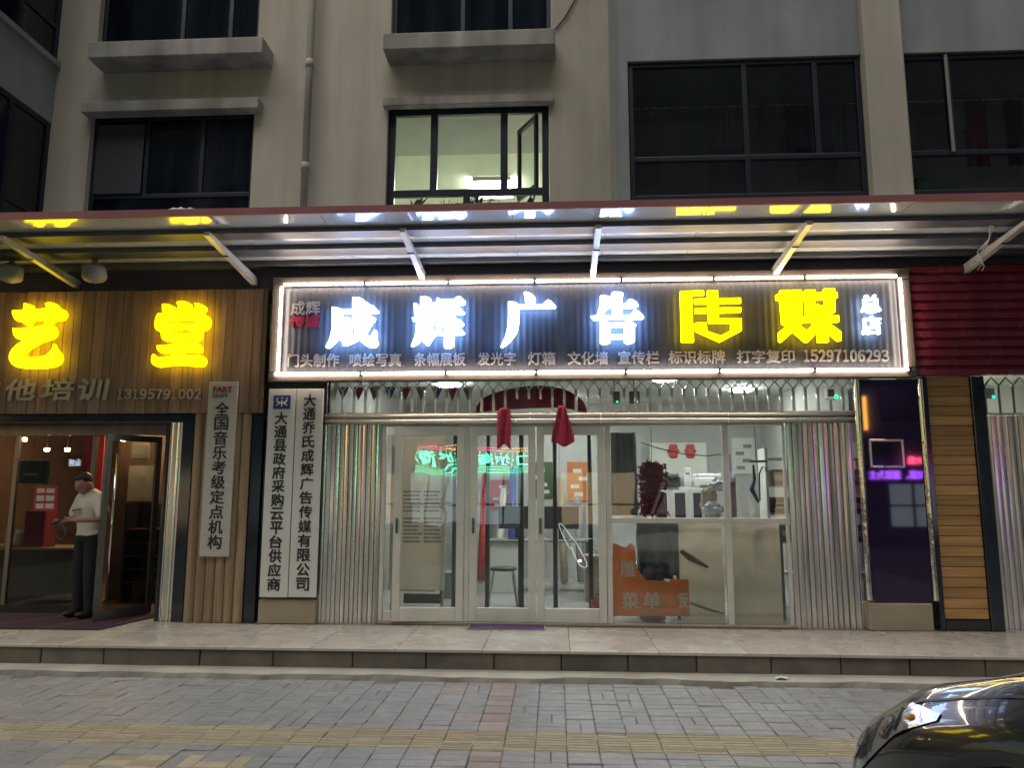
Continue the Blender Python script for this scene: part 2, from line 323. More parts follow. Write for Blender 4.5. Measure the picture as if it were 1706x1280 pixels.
def curve_mesh(splines, depth, bevel=0.0):                   # closed outlines (holes by even-odd) -> extruded mesh in x/z facing -y, centred on y=0
    cu = bpy.data.curves.new('outline', 'CURVE'); cu.dimensions = '2D'; cu.fill_mode = 'BOTH'; cu.extrude = depth/2; cu.bevel_depth = bevel
    for pts in splines:
        sp = cu.splines.new('POLY'); sp.points.add(len(pts)-1); sp.use_cyclic_u = True
        for p, q in zip(sp.points, pts): p.co = (q[0], q[1], 0, 1)
    return eval_curve(cu)
def eval_curve(cu):
    o = bpy.data.objects.new('tmp', cu); COL.objects.link(o); dg = bpy.context.evaluated_depsgraph_get(); dg.update()
    me = bpy.data.meshes.new_from_object(o.evaluated_get(dg)); vs = [v.co.copy() for v in me.vertices]; fs = [tuple(p.vertices) for p in me.polygons]
    bpy.data.objects.remove(o); bpy.data.curves.remove(cu); bpy.data.meshes.remove(me)
    return vs, fs
_tc = {}
def text_geo(body, bold=0.0, extrude=.002, res=2):
    k = (body, bold, extrude)
    if k not in _tc:
        cu = bpy.data.curves.new('text', 'FONT'); cu.body = body; cu.size = 1; cu.resolution_u = res; cu.offset = bold; cu.extrude = extrude
        _tc[k] = eval_curve(cu)
    return _tc[k]
def put_text(mb, body, x0, x1, z0, z1, Y, bold=.0, depth=.004, back=False, mi=0, shear=0.0):
    vs, fs = text_geo(body, 0.0); xs = [v.x for v in vs]; zs = [v.y for v in vs]; a, b, c, d = min(xs), max(xs), min(zs), max(zs)
    k = bold*(x1-x0)/(b-a); n = 0                            # heavier strokes: copies shifted by k, each a hair proud of the last
    for dx, dz in (((0,0),) if bold == 0 else ((0,0), (-k,-k), (k,k), (-k,k), (k,-k))):
        out = []
        for v in vs:
            u, q = (v.x-a)/(b-a), (v.y-c)/(d-c)
            x = x1+(x0-x1)*u if back else x0+(x1-x0)*u
            e = depth/2*(1 if v.z > 0 else -1)+n*.0003
            out.append((x+dx+shear*(q-.5)*(z1-z0), Y+(e if back else -e), z0+(z1-z0)*q+dz))
        mb.add(out, fs, mi); n += 1
def digits_px(mb, body, px0, py0, px1, py1, Y, **k):
    n = len(body); w_ = (px1-px0)/n
    for i, ch in enumerate(body):
        a = px0+w_*i; m = .10 if ch != '1' else .22
        text_px(mb, chr(ord(ch)+0xFEE0), a+w_*m, py0, a+w_*(1-m), py1, Y, **k)
def text_px(mb, body, px0, py0, px1, py1, Y, **k):           # text filling a box of the photo on plane y = Y
    a = at(px0, (py0+py1)/2, Y); b = at(px1, (py0+py1)/2, Y); c = at((px0+px1)/2, py0, Y); d = at((px0+px1)/2, py1, Y)
    put_text(mb, body, a.x, b.x, d.z, c.z, Y, **k)
def glyph(splines, ox, oy, sc, Y, depth, front, parent, rim=None, bevel=0.0):
    pl = [[(lambda p: (p.x, p.z))(at(ox+x*sc, oy+y*sc, Y)) for x, y in s] for s in splines]
    vs, fs = curve_mesh(pl, depth)
    mb = MB()
    for f in fs:
        pass
    mb.v = [Vector((v.x, Y-v.z, v.y)) for v in vs]; mb.f = list(fs); mb.mi = []
    for f in fs:
        ys = [vs[i].z for i in f]; mb.mi.append(0 if (max(ys)-min(ys) < 1e-6) else 1)
    return mb.build('character', [front, rim or front], parent)
def smooth_pts(p, n=3):                                      # closed Catmull-Rom
    out = []; N = len(p)
    for i in range(N):
        a, b, c, d = p[i-1], p[i], p[(i+1) % N], p[(i+2) % N]
        for k in range(n):
            t = k/n
            out.append(tuple(.5*((2*b[j])+(-a[j]+c[j])*t+(2*a[j]-5*b[j]+4*c[j]-d[j])*t*t+(-a[j]+3*b[j]-3*c[j]+d[j])*t**3) for j in (0,1)))
    return out
def bevel_mod(o, w=.004, seg=2):
    m = o.modifiers.new('bevel', 'BEVEL'); m.width = w; m.segments = seg; m.limit_method = 'ANGLE'; return o

# ================================================================== THE SETTING
def X(px, py=870, Y=0.0): return at(px, py, Y).x
def Z(py, px=853, Y=0.0): return at(px, py, Y).z
KERB_Y, ROAD_Z, LEDGE_Z, LEDGE_Y = -1.32, -.225, -.178, -1.57
struct(MB().box(-90, 90, -120, 60, -1.2, -.30).build('ground', 'soil'))
# paving: every brick is real; the nearest in view are pieces of their own
pav = struct(MB().box(-12, 12, -16, LEDGE_Y-.0, -.30, ROAD_Z-.014).build('pavement', 'joint'))
def brick_mesh(name, mat, lx, ly, ribs=0):
    b = MB().bbox(-lx/2, lx/2, -ly/2, ly/2, -.04, 0, .005)
    if ribs:
        for i in range(ribs):
            yy = -ly/2+ly*(i+.5)/ribs; b.bbox(-lx/2+.008, lx/2-.008, yy-.009, yy+.009, -.002, .005, .003)
    me = bpy.data.meshes.new(name); me.from_pydata([tuple(v) for v in b.v], [], b.f); me.materials.append(M[mat]); return me
BW, G = .207, .0032; BD = BW/2
BM = {'g': brick_mesh('brick', 'paver_grey', BW-G, BD-G), 'y': brick_mesh('brick', 'paver_yellow', BW-G, BD-G, 2), 'p': brick_mesh('brick', 'paver_yellow', BW-G, BD-G), 'r': brick_mesh('brick', 'paver_red', BW-G, BD-G)}
spots = []; row = 0; y = -1.48-BW/2
ax0 = atz(830, 1180, ROAD_Z).x
rb = random.Random(11)
while y > -9.6:
    for i in range(-35, 36):
        x = ax0+i*BW; k = 'g'
        if row in (7, 8): k = 'y'
        if i == 0 and row not in (7, 8): k = 'r'
        if 10 <= row <= 14 and -3.1+(row-10)*.1 < x < -1.75-(row-10)*.12: k = 'p'
        if row >= 10 and 1.15 < x < 2.3+.1*(row-10): k = 'p'
        turn = rb.random() < (.10 if k == 'y' else .14)
        if k == 'y': turn = False
        for h in (-1, 1):
            kk = k
            if k == 'p' and rb.random() < .28: kk = 'g'
            if k == 'r' and rb.random() < .08: kk = 'g'
            if k == 'g' and rb.random() < .015: kk = 'r'
            bx_, by_ = (x+h*BD/2, y) if turn else (x, y+h*BD/2)
            bad = rb.random() < .04
            rot = (rb.gauss(0, .010), rb.gauss(0, .008), rb.gauss(0, .014)+(math.pi/2 if turn else 0)+(rb.gauss(0, .05) if bad else 0))
            px, py, wd = proj((bx_, by_, ROAD_Z)); vis = 0 < px < 1706 and 1120 < py < 1282 and not (px > 1440 and py > 1200)
            if by_+BD/2 > LEDGE_Y+.03: continue
            spots.append((wd if vis else 99+wd, bx_+rb.gauss(0, .0015), by_+rb.gauss(0, .0015), ROAD_Z+rb.gauss(0, .002)-(rb.uniform(.003, .009) if bad else 0), rot, kk))
    y -= BW; row += 1
spots.sort(key=lambda s: s[0])
pl = wloc(pav)
for s in spots[:300]:
    o = bpy.data.objects.new('brick', BM[s[5]]); COL.objects.link(o); o.parent = pav; o.location = Vector(s[1:4])-pl; o.rotation_euler = s[4]
for k, nm in (('g','paver_grey'), ('y','paver_yellow'), ('p','paver_yellow'), ('r','paver_red')):
    b = MB(); me = BM[k]; src = [v.co.copy() for v in me.vertices]; fc = [tuple(p.vertices) for p in me.polygons]
    from mathutils import Euler
    for s in spots[300:]:
        if s[5] == k:
            mtx = Matrix.Translation(s[1:4]) @ Euler(s[4]).to_matrix().to_4x4(); b.add([mtx @ v for v in src], fc)
    if b.v: o = b.build('paving_bricks', nm, pav); o['kind'] = 'stuff'
# ledge and step: granite kerb blocks, floor tiles
led = MB(); xs = [-7.5+.1*i for i in range(151)]
led.sheet([[Vector((x, KERB_Y+.02, LEDGE_Z)) for x in xs], [Vector((x, LEDGE_Y+.02*math.sin(x*3.1)+.016*math.sin(x*7.7)+.01*math.sin(x*15.1), LEDGE_Z-.004+.004*math.sin(x*2.3))) for x in xs], [Vector((x, LEDGE_Y-.005+.015*math.sin(x*3.1)+.012*math.sin(x*7.7), ROAD_Z-.05)) for x in xs]], flip=True)
struct(led.build('gutter_ledge', 'ledge'))
step = struct(MB().box(-7.5, 7.5, KERB_Y+.06, 5.2, -.5, -.03).build('shop_step', 'soil'))
sl_ = wloc(step)
bx = [X(p, 1090, KERB_Y) for p in (-260, -90, 68, 173, 333, 455, 588, 710, 823, 935, 1046, 1160, 1284, 1400, 1515, 1640, 1780, 1900)]
for a, b in zip(bx[:-1], bx[1:]):
    dy = random.uniform(-.006, .006)
    bevel_mod(MB().bbox(a+.004, b-.004, KERB_Y+dy, KERB_Y+.12, LEDGE_Z-.03, -.028, .008).build('kerb_block', 'granite', step), .003)
TW = .80
n = 0
for i in range(-9, 10):
    for j, (ya, yb, mt) in enumerate(((KERB_Y-.022, -.62, 'tile'), (-.62, -.10, 'tile'), (-.10, .42, 'tile_brown'))):
        x0 = i*TW+.13
        if j == 2 and x0 < -4.2: mt = 'tile'
        dz = random.uniform(-.0025, .0015)
        MB().bbox(x0+.002, x0+TW-.002, ya+.002, yb-.002, -.028, 0+dz, .003).build('floor_tile', mt, step)

# ------------------------------------------------------------------ the apartment building above the shops
bld = thing('apartment_building', 'cream stuccoed apartment building rising above the row of shops', 'building', (0, .3, 0))
def rect(px0, px1, pyt, pyb, Y=0.0):
    xm, ym = (px0+px1)/2, (pyt+pyb)/2
    return [at(px0, ym, Y).x, at(px1, ym, Y).x, at(xm, pyb, Y).z, at(xm, pyt, Y).z]
W1 = rect(146, 420, 186, 345); W1[2] = 4.55
W2 = rect(644, 915, 174, 345); W2[2] = 4.60
W3 = rect(168, 433, -60, 66); W4 = rect(653, 918, -60, 52)
XR = at(1034, 200, -1.3).x            # the right-hand bay's left cheek
XL = at(91, 160, 0).x                 # the left-hand bay's right cheek
MB().wall(-9, 9, 3.2, 10.5, [tuple(W1), tuple(W2), tuple(W3), tuple(W4)], 0, .28).build('wall', 'stucco', bld)
def window(r, Y, bars_v, bars_h, parent, th=.055, panes='glass_night', frame='frame_dark', dep=.06, open_cells=(), wide=None):
    x0, x1, z0, z1 = r; f = MB()
    f.box(x0+.004, x0+th, Y, Y+dep, z0+.004, z1-.004); f.box(x1-th, x1-.004, Y, Y+dep, z0+.004, z1-.004)
    f.box(x0+th, x1-th, Y+.001, Y+dep-.001, z0+.004, z0+th); f.box(x0+th, x1-th, Y+.001, Y+dep-.001, z1-th, z1-.004)
    for z in bars_h: f.box(x0+th, x1-th, Y+.002, Y+dep-.002, z-th/2, z+th/2)
    for x, za, zb in bars_v: f.box(x-th/2, x+th/2, Y+.003, Y+dep-.003, za, zb)
    o = f.build('window', frame, parent); bevel_mod(o, .005)
    zl = [z0]+sorted(bars_h)+[z1]
    for a, b in zip(zl[:-1], zl[1:]):
        xv = [x0]+sorted(x for x, za, zb in bars_v if za-.08 <= a+.04 and zb+.08 >= b-.04)+[x1]
        for i, (c, d) in enumerate(zip(xv[:-1], xv[1:])):
            if (zl.index(a), i) in open_cells: continue
            MB().box(c+th*.45, d-th*.45, Y+.022, Y+.030, a+th*.45, b-th*.45).build('pane', panes, o)
    return o
# dark windows
zt = Z(321, 285); w1 = window(W1, .08, [(X(237, 270), zt, W1[3]), (X(330, 270), zt, W1[3])], [zt], bld)
MB().box(W1[0]+.06, X(232, 270), .062, .076, zt+.03, W1[3]-.12).build('insect_screen', 'screen', w1)
w3 = window(W3, .08, [(X(300, 30), W3[2], W3[3]), (X(380, 30), W3[2], W3[3])], [], bld)
w4 = window(W4, .08, [(X(770, 25), W4[2], W4[3]), (X(850, 25), W4[2], W4[3])], [], bld)
# the lit window with its open casement
zt = Z(316, 780)
w2 = window(W2, .07, [(X(721, 250), zt, W2[3]), (X(839, 250), zt, W2[3]), (X(776, 335), W2[2], zt)], [zt], bld, th=.085, panes='glass_clear', open_cells={(1, 2)})
sx0, sx1 = X(853, 250), X(903, 250); sz0, sz1 = zt+.05, W2[3]-.09
def casement(hx, hy, wd, ang, z0, z1, parent, name='casement', th=.055, mat='frame_dark', gl='glass_clear', sgn=-1):
    d = Vector((sgn*math.cos(ang), -math.sin(ang), 0)); a = Vector((hx, hy, 0)); b = a+d*wd; f = MB(); u = Vector((0,0,1))
    for p, q in ((a+u*z0, b+u*z0), (a+u*z1, b+u*z1)): f.slab(p, q, th, u, .04)
    for p in (a, b): f.slab(p+u*(z0-th/2), p+u*(z1+th/2), .045, d, .04)
    o = f.build(name, mat, parent); g = MB(); g.slab((a+b)/2+u*z0, (a+b)/2+u*z1, .006, Vector((-d.y, d.x, 0)), wd-.03); g.build('pane', gl, o); return o
casement(X(893, 250), .12, .44, R_(-60), sz0+.03, sz1-.03, w2)
# room behind the lit window
rm = MB(); a0, a1 = W2[0]-1.4, W2[1]+1.6; rz0, rz1 = 4.0, 6.30
rm.add([(a0,.30,rz0),(a1,.30,rz0),(a1,4.3,rz0),(a0,4.3,rz0),(a0,.30,rz1),(a1,.30,rz1),(a1,4.3,rz1),(a0,4.3,rz1)], [(0,1,2,3),(7,6,5,4),(3,2,6,7),(0,3,7,4),(1,5,6,2)])
struct(rm.build('upstairs_room', 'room_yellow'))
struct(MB().box(a0+.01, a1-.01, .31, 1.72, 6.235, 6.292).build('ceiling_beam', 'room_grey'))
p = at(822, 292, 3.0)
lp = thing('ceiling_light', 'square glowing ceiling light seen through the lit upstairs window', 'lamp', (p.x, 3.0, 6.2))
MB().box(p.x-.28, p.x+.28, 2.65, 3.35, 6.24, 6.29).build('diffuser', 'lamp_room', lp)
MB().box(p.x-.30, p.x+.30, 2.62, 2.648, 6.23, 6.295).box(p.x-.30, p.x+.30, 3.352, 3.38, 6.23, 6.295).build('rim', 'white_paint', lp)
def plant(px, kind, label, Y=.38, h=.3):
    b = at(px, 348, Y); root = thing('potted_plant', label, 'plant', (b.x, Y, 4.604), 'plants on the lit window sill')
    MB().lathe((b.x, Y, 4.604), [(.05,0),(.07,.0),(.085,.11),(.075,.11),(.07,.10),(.0,.10)], 12).build('pot', 'stone_beige', root)
    f = MB(); rnd = random.Random(px)
    for i in range({'broad': 9, 'grass': 26, 'bushy': 60}[kind]):
        an = rnd.uniform(0, 6.28); ln = (h+.09)*rnd.uniform(.6, 1.1); out = rnd.uniform(.15, .8)*ln; base = Vector((b.x, Y, 4.70))
        if kind == 'bushy': base = base+Vector((rnd.uniform(-.1,.1), rnd.uniform(-.06,.06), rnd.uniform(.02, h*.85))); ln *= .35; out = ln
        w_ = {'broad': .035, 'grass': .006, 'bushy': .022}[kind]; d = Vector((math.cos(an), math.sin(an)*.5, 0)); s = Vector((-d.y, d.x, 0)).normalized()
        p0, p1, p2 = base, base+d*out*.5+Vector((0,0,ln*.75)), base+d*out+Vector((0,0,ln*(.95 if kind == 'broad' else .8)))
        f.add([p0, p1+s*w_, p1-s*w_, p2], [(0,1,2),(1,3,2)])
    f.build('leaves', 'leaf_dark', root)
plant(690, 'broad', 'broad-leaved dark plant at the left end of the lit window sill')
plant(742, 'grass', 'thin grassy plant between the lit window panes', h=.26)
plant(762, 'bushy', 'small bushy plant left of the lit window centre bar', h=.24)
plant(800, 'bushy', 'bushy plant right of the lit window centre bar', h=.32)
plant(835, 'grass', 'wispy grassy plant below the ceiling lamp reflection', h=.24)
plant(880, 'broad', 'dark leafy plant at the right end of the lit window sill', h=.34)
# projecting lintels and sill slabs
def slab_part(px0, px1, py0, py1, dep, mat='plaster_light', name='sill'):
    r = rect(px0, px1, py0, py1, -dep); o = MB().bbox(r[0], r[1], -dep, .01, r[2], r[3], .012).build(name, mat, bld); bevel_mod(o, .008); return o
slab_part(146, 437, 64, 92, .34); slab_part(638, 925, 50, 78, .34)
r = rect(135, 430, 165, 183, -.16); MB().bbox(r[0], r[1], -.16, .01, r[2], r[3], .01).build('lintel', 'plaster_light', bld)
r = rect(637, 923, 158, 172, -.10); MB().bbox(r[0], r[1], -.10, .01, r[2], r[3], .01).build('lintel', 'plaster_light', bld)
# right-hand glazed bay
bz = at(1240, 96, -1.3).z
xc0, xc1 = at(1448, 200, -1.38).x, at(1514, 200, -1.38).x
bay = MB().box(XR, 9, -1.3, -.001, bz, 10.5).box(XR, XR+.08, -1.3, -.001, 4.30, bz-.002).box(XR+.08, 9, -1.29, -.001, 4.16, 4.30).build('bay_front', 'plaster_grey', bld)
MB().bbox(xc0, xc1, -1.40, -1.2, 4.16, 10.5, .02).build('bay_column', 'stucco', bld)
wa = [XR+.085, xc0-.004, 4.303, bz-.004]; za = at(1240, 262, -1.26).z; zb = at(1240, 228, -1.26).z
window(wa, -1.27, [(at(1243, 200, -1.27).x, 4.3, bz), (at(1362, 200, -1.27).x, za, bz)], [za], bld, th=.05, panes='glass_dim')
wb = [xc1+.004, 8.9, 4.303, bz-.004]
window(wb, -1.27, [(at(1583, 160, -1.27).x, za, bz)], [za], bld, th=.05, panes='glass_dim')
MB().box(at(1578, 160, -1.28).x, at(1583, 160, -1.28).x, -1.288, -1.275, za, bz-.02).build('sash_edge', 'plaster_light', bld)
for px, w_, mt in ((1075, 26, 'plastic_grey'), (1215, 14, 'plaster_light'), (1275, 20, 'leaf'), (1330, 34, 'dark'), (1395, 22, 'plastic_grey'), (1600, 16, 'plaster_light'), (1625, 30, 'red_cloth'), (1690, 24, 'dark')):
    p = at(px, 200, -.55); hh = 4.9+(px*7 % 13)*.06; g = [[Vector((p.x-w_*.004+w_*.008*k/8, -.55+.02*math.sin(k*1.9), z)) for k in range(9)] for z in (hh, bz-.12)]
    o = MB().sheet(g).build('hanging_laundry', mt, bld, smooth=True); o.modifiers.new('t', 'SOLIDIFY').thickness = .006
MB().tube([(XR+.1, -.55, bz-.12), (8.8, -.55, bz-.12)], .012, 6).build('clothes_rail', 'steel', bld)
r = rect(1524, 1598, 297, 325, -1.1); MB().bbox(r[0], r[1], -1.15, -.85, 4.302, r[3], .01).build('stored_box', 'leaf', bld)
# left-hand glazed bay, seen along its cheek
z_top, z_bot = at(103, 114, 0).z, at(81, 206, 0).z
MB().box(-9, XL, -1.3, -.001, z_bot, z_top).box(-9, XL+.05, -1.36, -.001, z_top+.001, z_top+.07).build('bay_front', 'plaster_grey', bld); MB().box(-9, XL, -1.29, -.001, 4.16, 4.30).build('bay_base', 'plaster_grey', bld)
def side_window(z0, z1):
    f = MB(); x0, x1 = XL-.06, XL-.01
    for y0, y1 in ((-1.3,-1.24), (-.07,-.004), (-.70,-.64)): f.box(x0, x1, y0, y1, z0+.003, z1-.003)
    for za_, zb_ in ((z0+.003, z0+.06), (z1-.06, z1-.003), (z0+.42, z0+.47)): f.box(x0+.002, x1-.002, -1.24, -.07, za_, zb_)
    o = f.build('window', 'frame_dark', bld); MB().box(x0+.02, x0+.028, -1.24, -.07, z0+.02, z1-.02).build('pane', 'glass_night', o)
    MB().box(-9, x0-.01, -1.28, -1.27, z0+.02, z1-.02).build('pane', 'glass_night', o)
side_window(4.303, z_bot-.003); side_window(z_top+.075, 9.9)
MB().box(-8.5, 8.5, -.014, -.002, 3.62, 4.09).build('shade_band', 'shade_navy', bld)  # added strip on the wall: under-canopy shade painted as dark colour
# rain pipe
p0, p1 = at(519, 0, -.09), at(507, 345, -.09); px_ = (p0.x+p1.x)/2
pipe = thing('rain_pipe', 'grey plastic rain pipe running down the cream wall', 'pipe', (px_, -.09, 4.1))
MB().tube([(px_, -.09, 4.1), (px_, -.09, 10.4)], .042, 14).build('pipe', 'plaster_light', pipe, smooth=True)
for py in (106, 278):
    z = at(512, py, -.09).z; MB().tube([(px_, -.09, z-.05), (px_, -.09, z+.05)], .05, 14).build('collar', 'plaster_light', pipe, smooth=True)
    MB().box(px_-.012, px_+.012, -.06, -.001, z-.015, z+.015).build('clip', 'steel_dark', pipe)
cab = MB().tube([at(925, 48, -.02), at(940, 30, -.02), at(957, 0, -.02), at(975, -40, -.02)], .010, 6).build('cable', 'black_trim'); tag(cab, 'thin dark cable slanting up the wall beside the top sill', 'cable')

# ------------------------------------------------------------------ canopy over the shopfronts
CS = -.035
def cz(y): return 4.145+CS*(y+1.5)
can = thing('shop_canopy', 'long metal canopy with red edge and shiny underside above the shop signs', 'canopy', (0, -.75, 4.0))
x = -8.0
while x < 8.0:
    MB().add([(x+.002,-1.5,cz(-1.5)),(x+.946,-1.5,cz(-1.5)),(x+.946,-.01,cz(-.01)),(x+.002,-.01,cz(-.01)),(x+.002,-1.5,cz(-1.5)+.05),(x+.946,-1.5,cz(-1.5)+.05),(x+.946,-.01,cz(-.01)+.05),(x+.002,-.01,cz(-.01)+.05)],
             [(0,3,2,1),(4,5,6,7),(0,1,5,4),(1,2,6,5),(2,3,7,6),(3,0,4,7)]).build('roof_panel', 'canopy', can); x += .95
MB().box(-8, 8, -1.53, -1.502, 4.132, 4.205).build('edge_flashing', 'canopy_red', can)
def canopy_y(px, py, drop):               # where the sight line meets the canopy underside, lowered by drop
    d = ray(px, py); # z = 4.145-drop+CS*(y+1.5)
    k = (4.145-drop+CS*1.5+CS*CAM.y-CAM.z)/(d.z-CS*d.y); return (CAM+d*k).y
for pa, pb in ((380, 393), (409, 422), (434, 447)):
    ya, yb = canopy_y(853, pa, .05), canopy_y(853, pb, .05)
    MB().slab((-8, (ya+yb)/2, cz((ya+yb)/2)-.026), (8, (ya+yb)/2, cz((ya+yb)/2)-.026), .044, Vector((0,0,1)), max(.06, abs(yb-ya))).build('purlin', 'purlin', can)
for px, py in ((128, 452), (424, 460), (706, 460), (987, 456), (1288, 446), (1604, 441)):
    bxx = at(px, py, -.05).x; o = MB()
    a, b = Vector((bxx, -.01, cz(-.01)-.26)), Vector((bxx, -1.32, cz(-1.32)-.13))
    o.add([(bxx-.03,-.01,a.z),(bxx+.03,-.01,a.z),(bxx+.03,-1.3,b.z),(bxx-.03,-1.3,b.z),(bxx-.03,-.01,a.z+.10),(bxx+.03,-.01,a.z+.10),(bxx+.03,-1.3,b.z+.04),(bxx-.03,-1.3,b.z+.04)],
          [(0,3,2,1)[::-1],(4,5,6,7)[::-1],(0,1,5,4)[::-1],(1,2,6,5)[::-1],(2,3,7,6)[::-1],(3,0,4,7)[::-1]])
    o = o.build('bracket', 'bracket', can)
    for yy in (-.35, -.85):
        s = MB().tube([(bxx-.034, yy, a.z+.05-(yy)*.06), (bxx+.034, yy, a.z+.05-(yy)*.06)], .009, 8).build('bolt_hole', 'dark', o)
wr = thing('loose_wires', 'tangle of pale wires hanging from the rightmost canopy bracket', 'wires', at(1640, 400, -.6))
for k in range(3):
    MB().tube([at(1650+3*k, 375, -1.0), at(1648, 398, -.9), at(1640-6*k, 420, -.75), at(1632+4*k, 436+4*k, -.7), at(1622+7*k, 447+2*k, -.7)], .005, 5).build('wire', 'paper', wr)
# wrapped flood lamps hanging under the canopy
for px, lb in ((157, 'cloth-wrapped lamp hanging under the canopy above the yellow letters'), (18, 'cloth-wrapped lamp under the canopy at the left picture edge')):
    c = at(px, 455, -.45); root = thing('wrapped_lamp', lb, 'lamp', (c.x, c.y, c.z-.12), 'wrapped lamps under the canopy')
    b = MB(); rr = random.Random(px); g = []
    for i in range(9):
        rad = [.02,.10,.125,.13,.12,.13,.115,.07,.01][i]; zz = c.z-.12+.25*i/8
        g.append([Vector((c.x+rad*(1+rr.uniform(-.12,.12))*math.cos(2*math.pi*k/14), c.y+rad*(1+rr.uniform(-.12,.12))*math.sin(2*math.pi*k/14), zz)) for k in range(14)]+[None])
    for row_ in g: row_[-1] = row_[0]
    b.sheet(g).build('wrapping', 'plastic_grey', root, smooth=True)
    MB().box(c.x-.02, c.x+.02, c.y-.02, c.y+.02, c.z+.12, cz(c.y)-.001).build('hanger', 'steel_dark', root)
c = at(305, 346, -1.35); b = MB(); g = []
for i in range(7):
    a_ = i/6*math.pi/2; g.append([Vector((c.x+.22*math.cos(a_)*math.cos(q*math.pi/10), c.y+.10*math.cos(a_)*math.sin(q*math.pi/10)-.0, 4.15+.13*math.sin(a_)+(.02 if q % 3 == 0 and i < 5 else 0))) for q in range(21)])
tag(b.sheet(g).build('white_sack', 'plaque', None, smooth=True), 'white rounded bundle lying on top of the canopy', 'bundle')

# ================================================================== SIGNS
# centre sign: ribbed dark board, pale frame, light tubes, glowing characters
SY = -.17
x0, x1 = at(466, 548, SY).x, at(1505, 540, SY).x; z1 = (at(470,475,SY).z+at(1497,459,SY).z)/2; z0 = (at(462,622,SY).z+at(1513,617,SY).z)/2
sign = thing('shop_signboard', 'wide dark ribbed signboard edged with light tubes over the glass doors', 'sign', ((x0+x1)/2, -.1, z0))
b = MB(); xs = []; x = x0-.10; i = 0
while x < x1+.10: xs.append((x, -.114 if (i//2) % 2 else -.109)); x += (.026 if i % 2 else .010); i += 1
b.sheet([[Vector((x, y, z0-.06)) for x, y in xs], [Vector((x, y, z1+.08)) for x, y in xs]]); b.build('ribbed_panel', 'panel_sign', sign)
MB().box(x0-.115, x1+.115, -.09, -.005, z0-.08, z1+.095).build('back_box', 'frame_sign', sign)
fr = .085
f = MB(); f.bbox(x0-.12, x1+.12, -.145, -.095, z1-.02, z1+.10, .01); f.bbox(x0-.12, x1+.12, -.145, -.095, z0-.085, z0+.02, .01)
f.bbox(x0-.12, x0+.02, -.143, -.095, z0+.021, z1-.021, .01); f.bbox(x1-.02, x1+.12, -.143, -.095, z0+.021, z1-.021, .01); f.build('frame', 'frame_sign', sign)
for zz, js in ((z1, (466, 532, 748, 891, 1037, 1192, 1345, 1500)), (z0, (460, 603, 744, 893, 1041, 1196, 1353, 1510))):
    if zz == z1: js = (468, 606, 746, 891, 1037, 1192, 1345, 1502)
    for a, c in zip(js[:-1], js[1:]):
        xa, xb = at(a, 545, SY).x+.012, at(c, 545, SY).x-.012
        t = MB().tube([(xa, SY, zz), (xb, SY, zz)], .013, 10).build('light_tube', 'led_tube', sign)
        MB().box(xb-.004, xb+.026, SY-.020, -.144, zz-.022, zz+.022).build('tube_clip', 'purlin', t)
for xx in (x0, x1): MB().tube([(xx, SY, z0+.03), (xx, SY, z1-.03)], .013, 10).build('light_tube', 'led_tube', sign)
GY = -.185
S1 = 120/1280; S2 = 130/1280; S3 = 130/1189
gl = {}
gl['cheng'] = ([[(258,450),(330,455),(425,488),(620,488),(620,278),(740,280),(808,315),(815,350),(880,368),(930,410),(990,428),(1080,525),(1065,555),(785,555),(785,690),(830,580),(930,590),(1020,650),(1000,700),(960,740),(860,910),(920,985),(970,920),(1010,855),(1045,870),(1045,1020),(1070,1095),(1020,1165),(920,1165),(830,1120),(730,1030),(600,1090),(490,1132),(440,1125),(480,1070),(430,1070),(390,1030),(368,1008),(330,1050),(200,1170),(150,1170),(155,1130),(220,1000),(250,850),(258,700)],
    [(440,560),(618,560),(620,680),(580,650),(510,625),(440,660)], [(440,720),(450,735),(435,870),(405,930),(420,830)], [(625,735),(665,890),(640,930),(580,990),(600,850),(612,745)]], 530, 470, S1)
gl['hui'] = ([[(330,270),(400,262),(480,280),(515,310),(500,378),(605,375),(625,285),(690,312),(930,310),(990,262),(1040,268),(1125,345),(1115,395),(1030,410),(985,455),(1050,480),(1115,550),(1095,578),(850,578),(940,610),(955,650),(940,680),(985,660),(1050,690),(1100,745),(1080,780),(935,785),(930,830),(985,805),(1050,835),(1118,910),(1095,935),(925,940),(920,1135),(870,1172),(755,1172),(745,1130),(755,940),(610,945),(560,985),(470,1125),(440,1130),(380,1080),(340,1030),(290,1090),(190,1150),(165,1145),(180,1100),(235,960),(250,850),(260,690),(195,692),(178,640),(325,628),(325,607),(240,605),(225,590),(220,480),(210,390),(240,380),(330,440)],
    [(800,372),(920,378),(912,415),(880,400)], [(900,455),(940,485),(915,520),(865,515)], [(555,540),(635,590),(630,612),(535,575)], [(545,700),(580,690),(560,760),(620,825),(700,820),(725,795),(760,790),(755,875),(655,875),(640,840),(585,855),(550,880)], [(392,850),(390,900),(360,970),(372,925)]], 670, 470, S1)
gl['guang_dot'] = ([smooth_pts([(565,190),(640,190),(730,240),(768,300),(755,360),(720,398),(620,398),(590,360),(580,280)], 2)], 820, 470, S1)
gl['guang'] = ([[(285,355),(350,352),(430,375),(480,408),(900,408),(935,365),(990,320),(1050,350),(1130,440),(1115,468),(500,472),(478,490),(478,700),(460,830),(420,930),(330,1050),(250,1120),(180,1165),(155,1160),(165,1120),(240,960),(275,800),(288,600)]], 820, 470, S1)
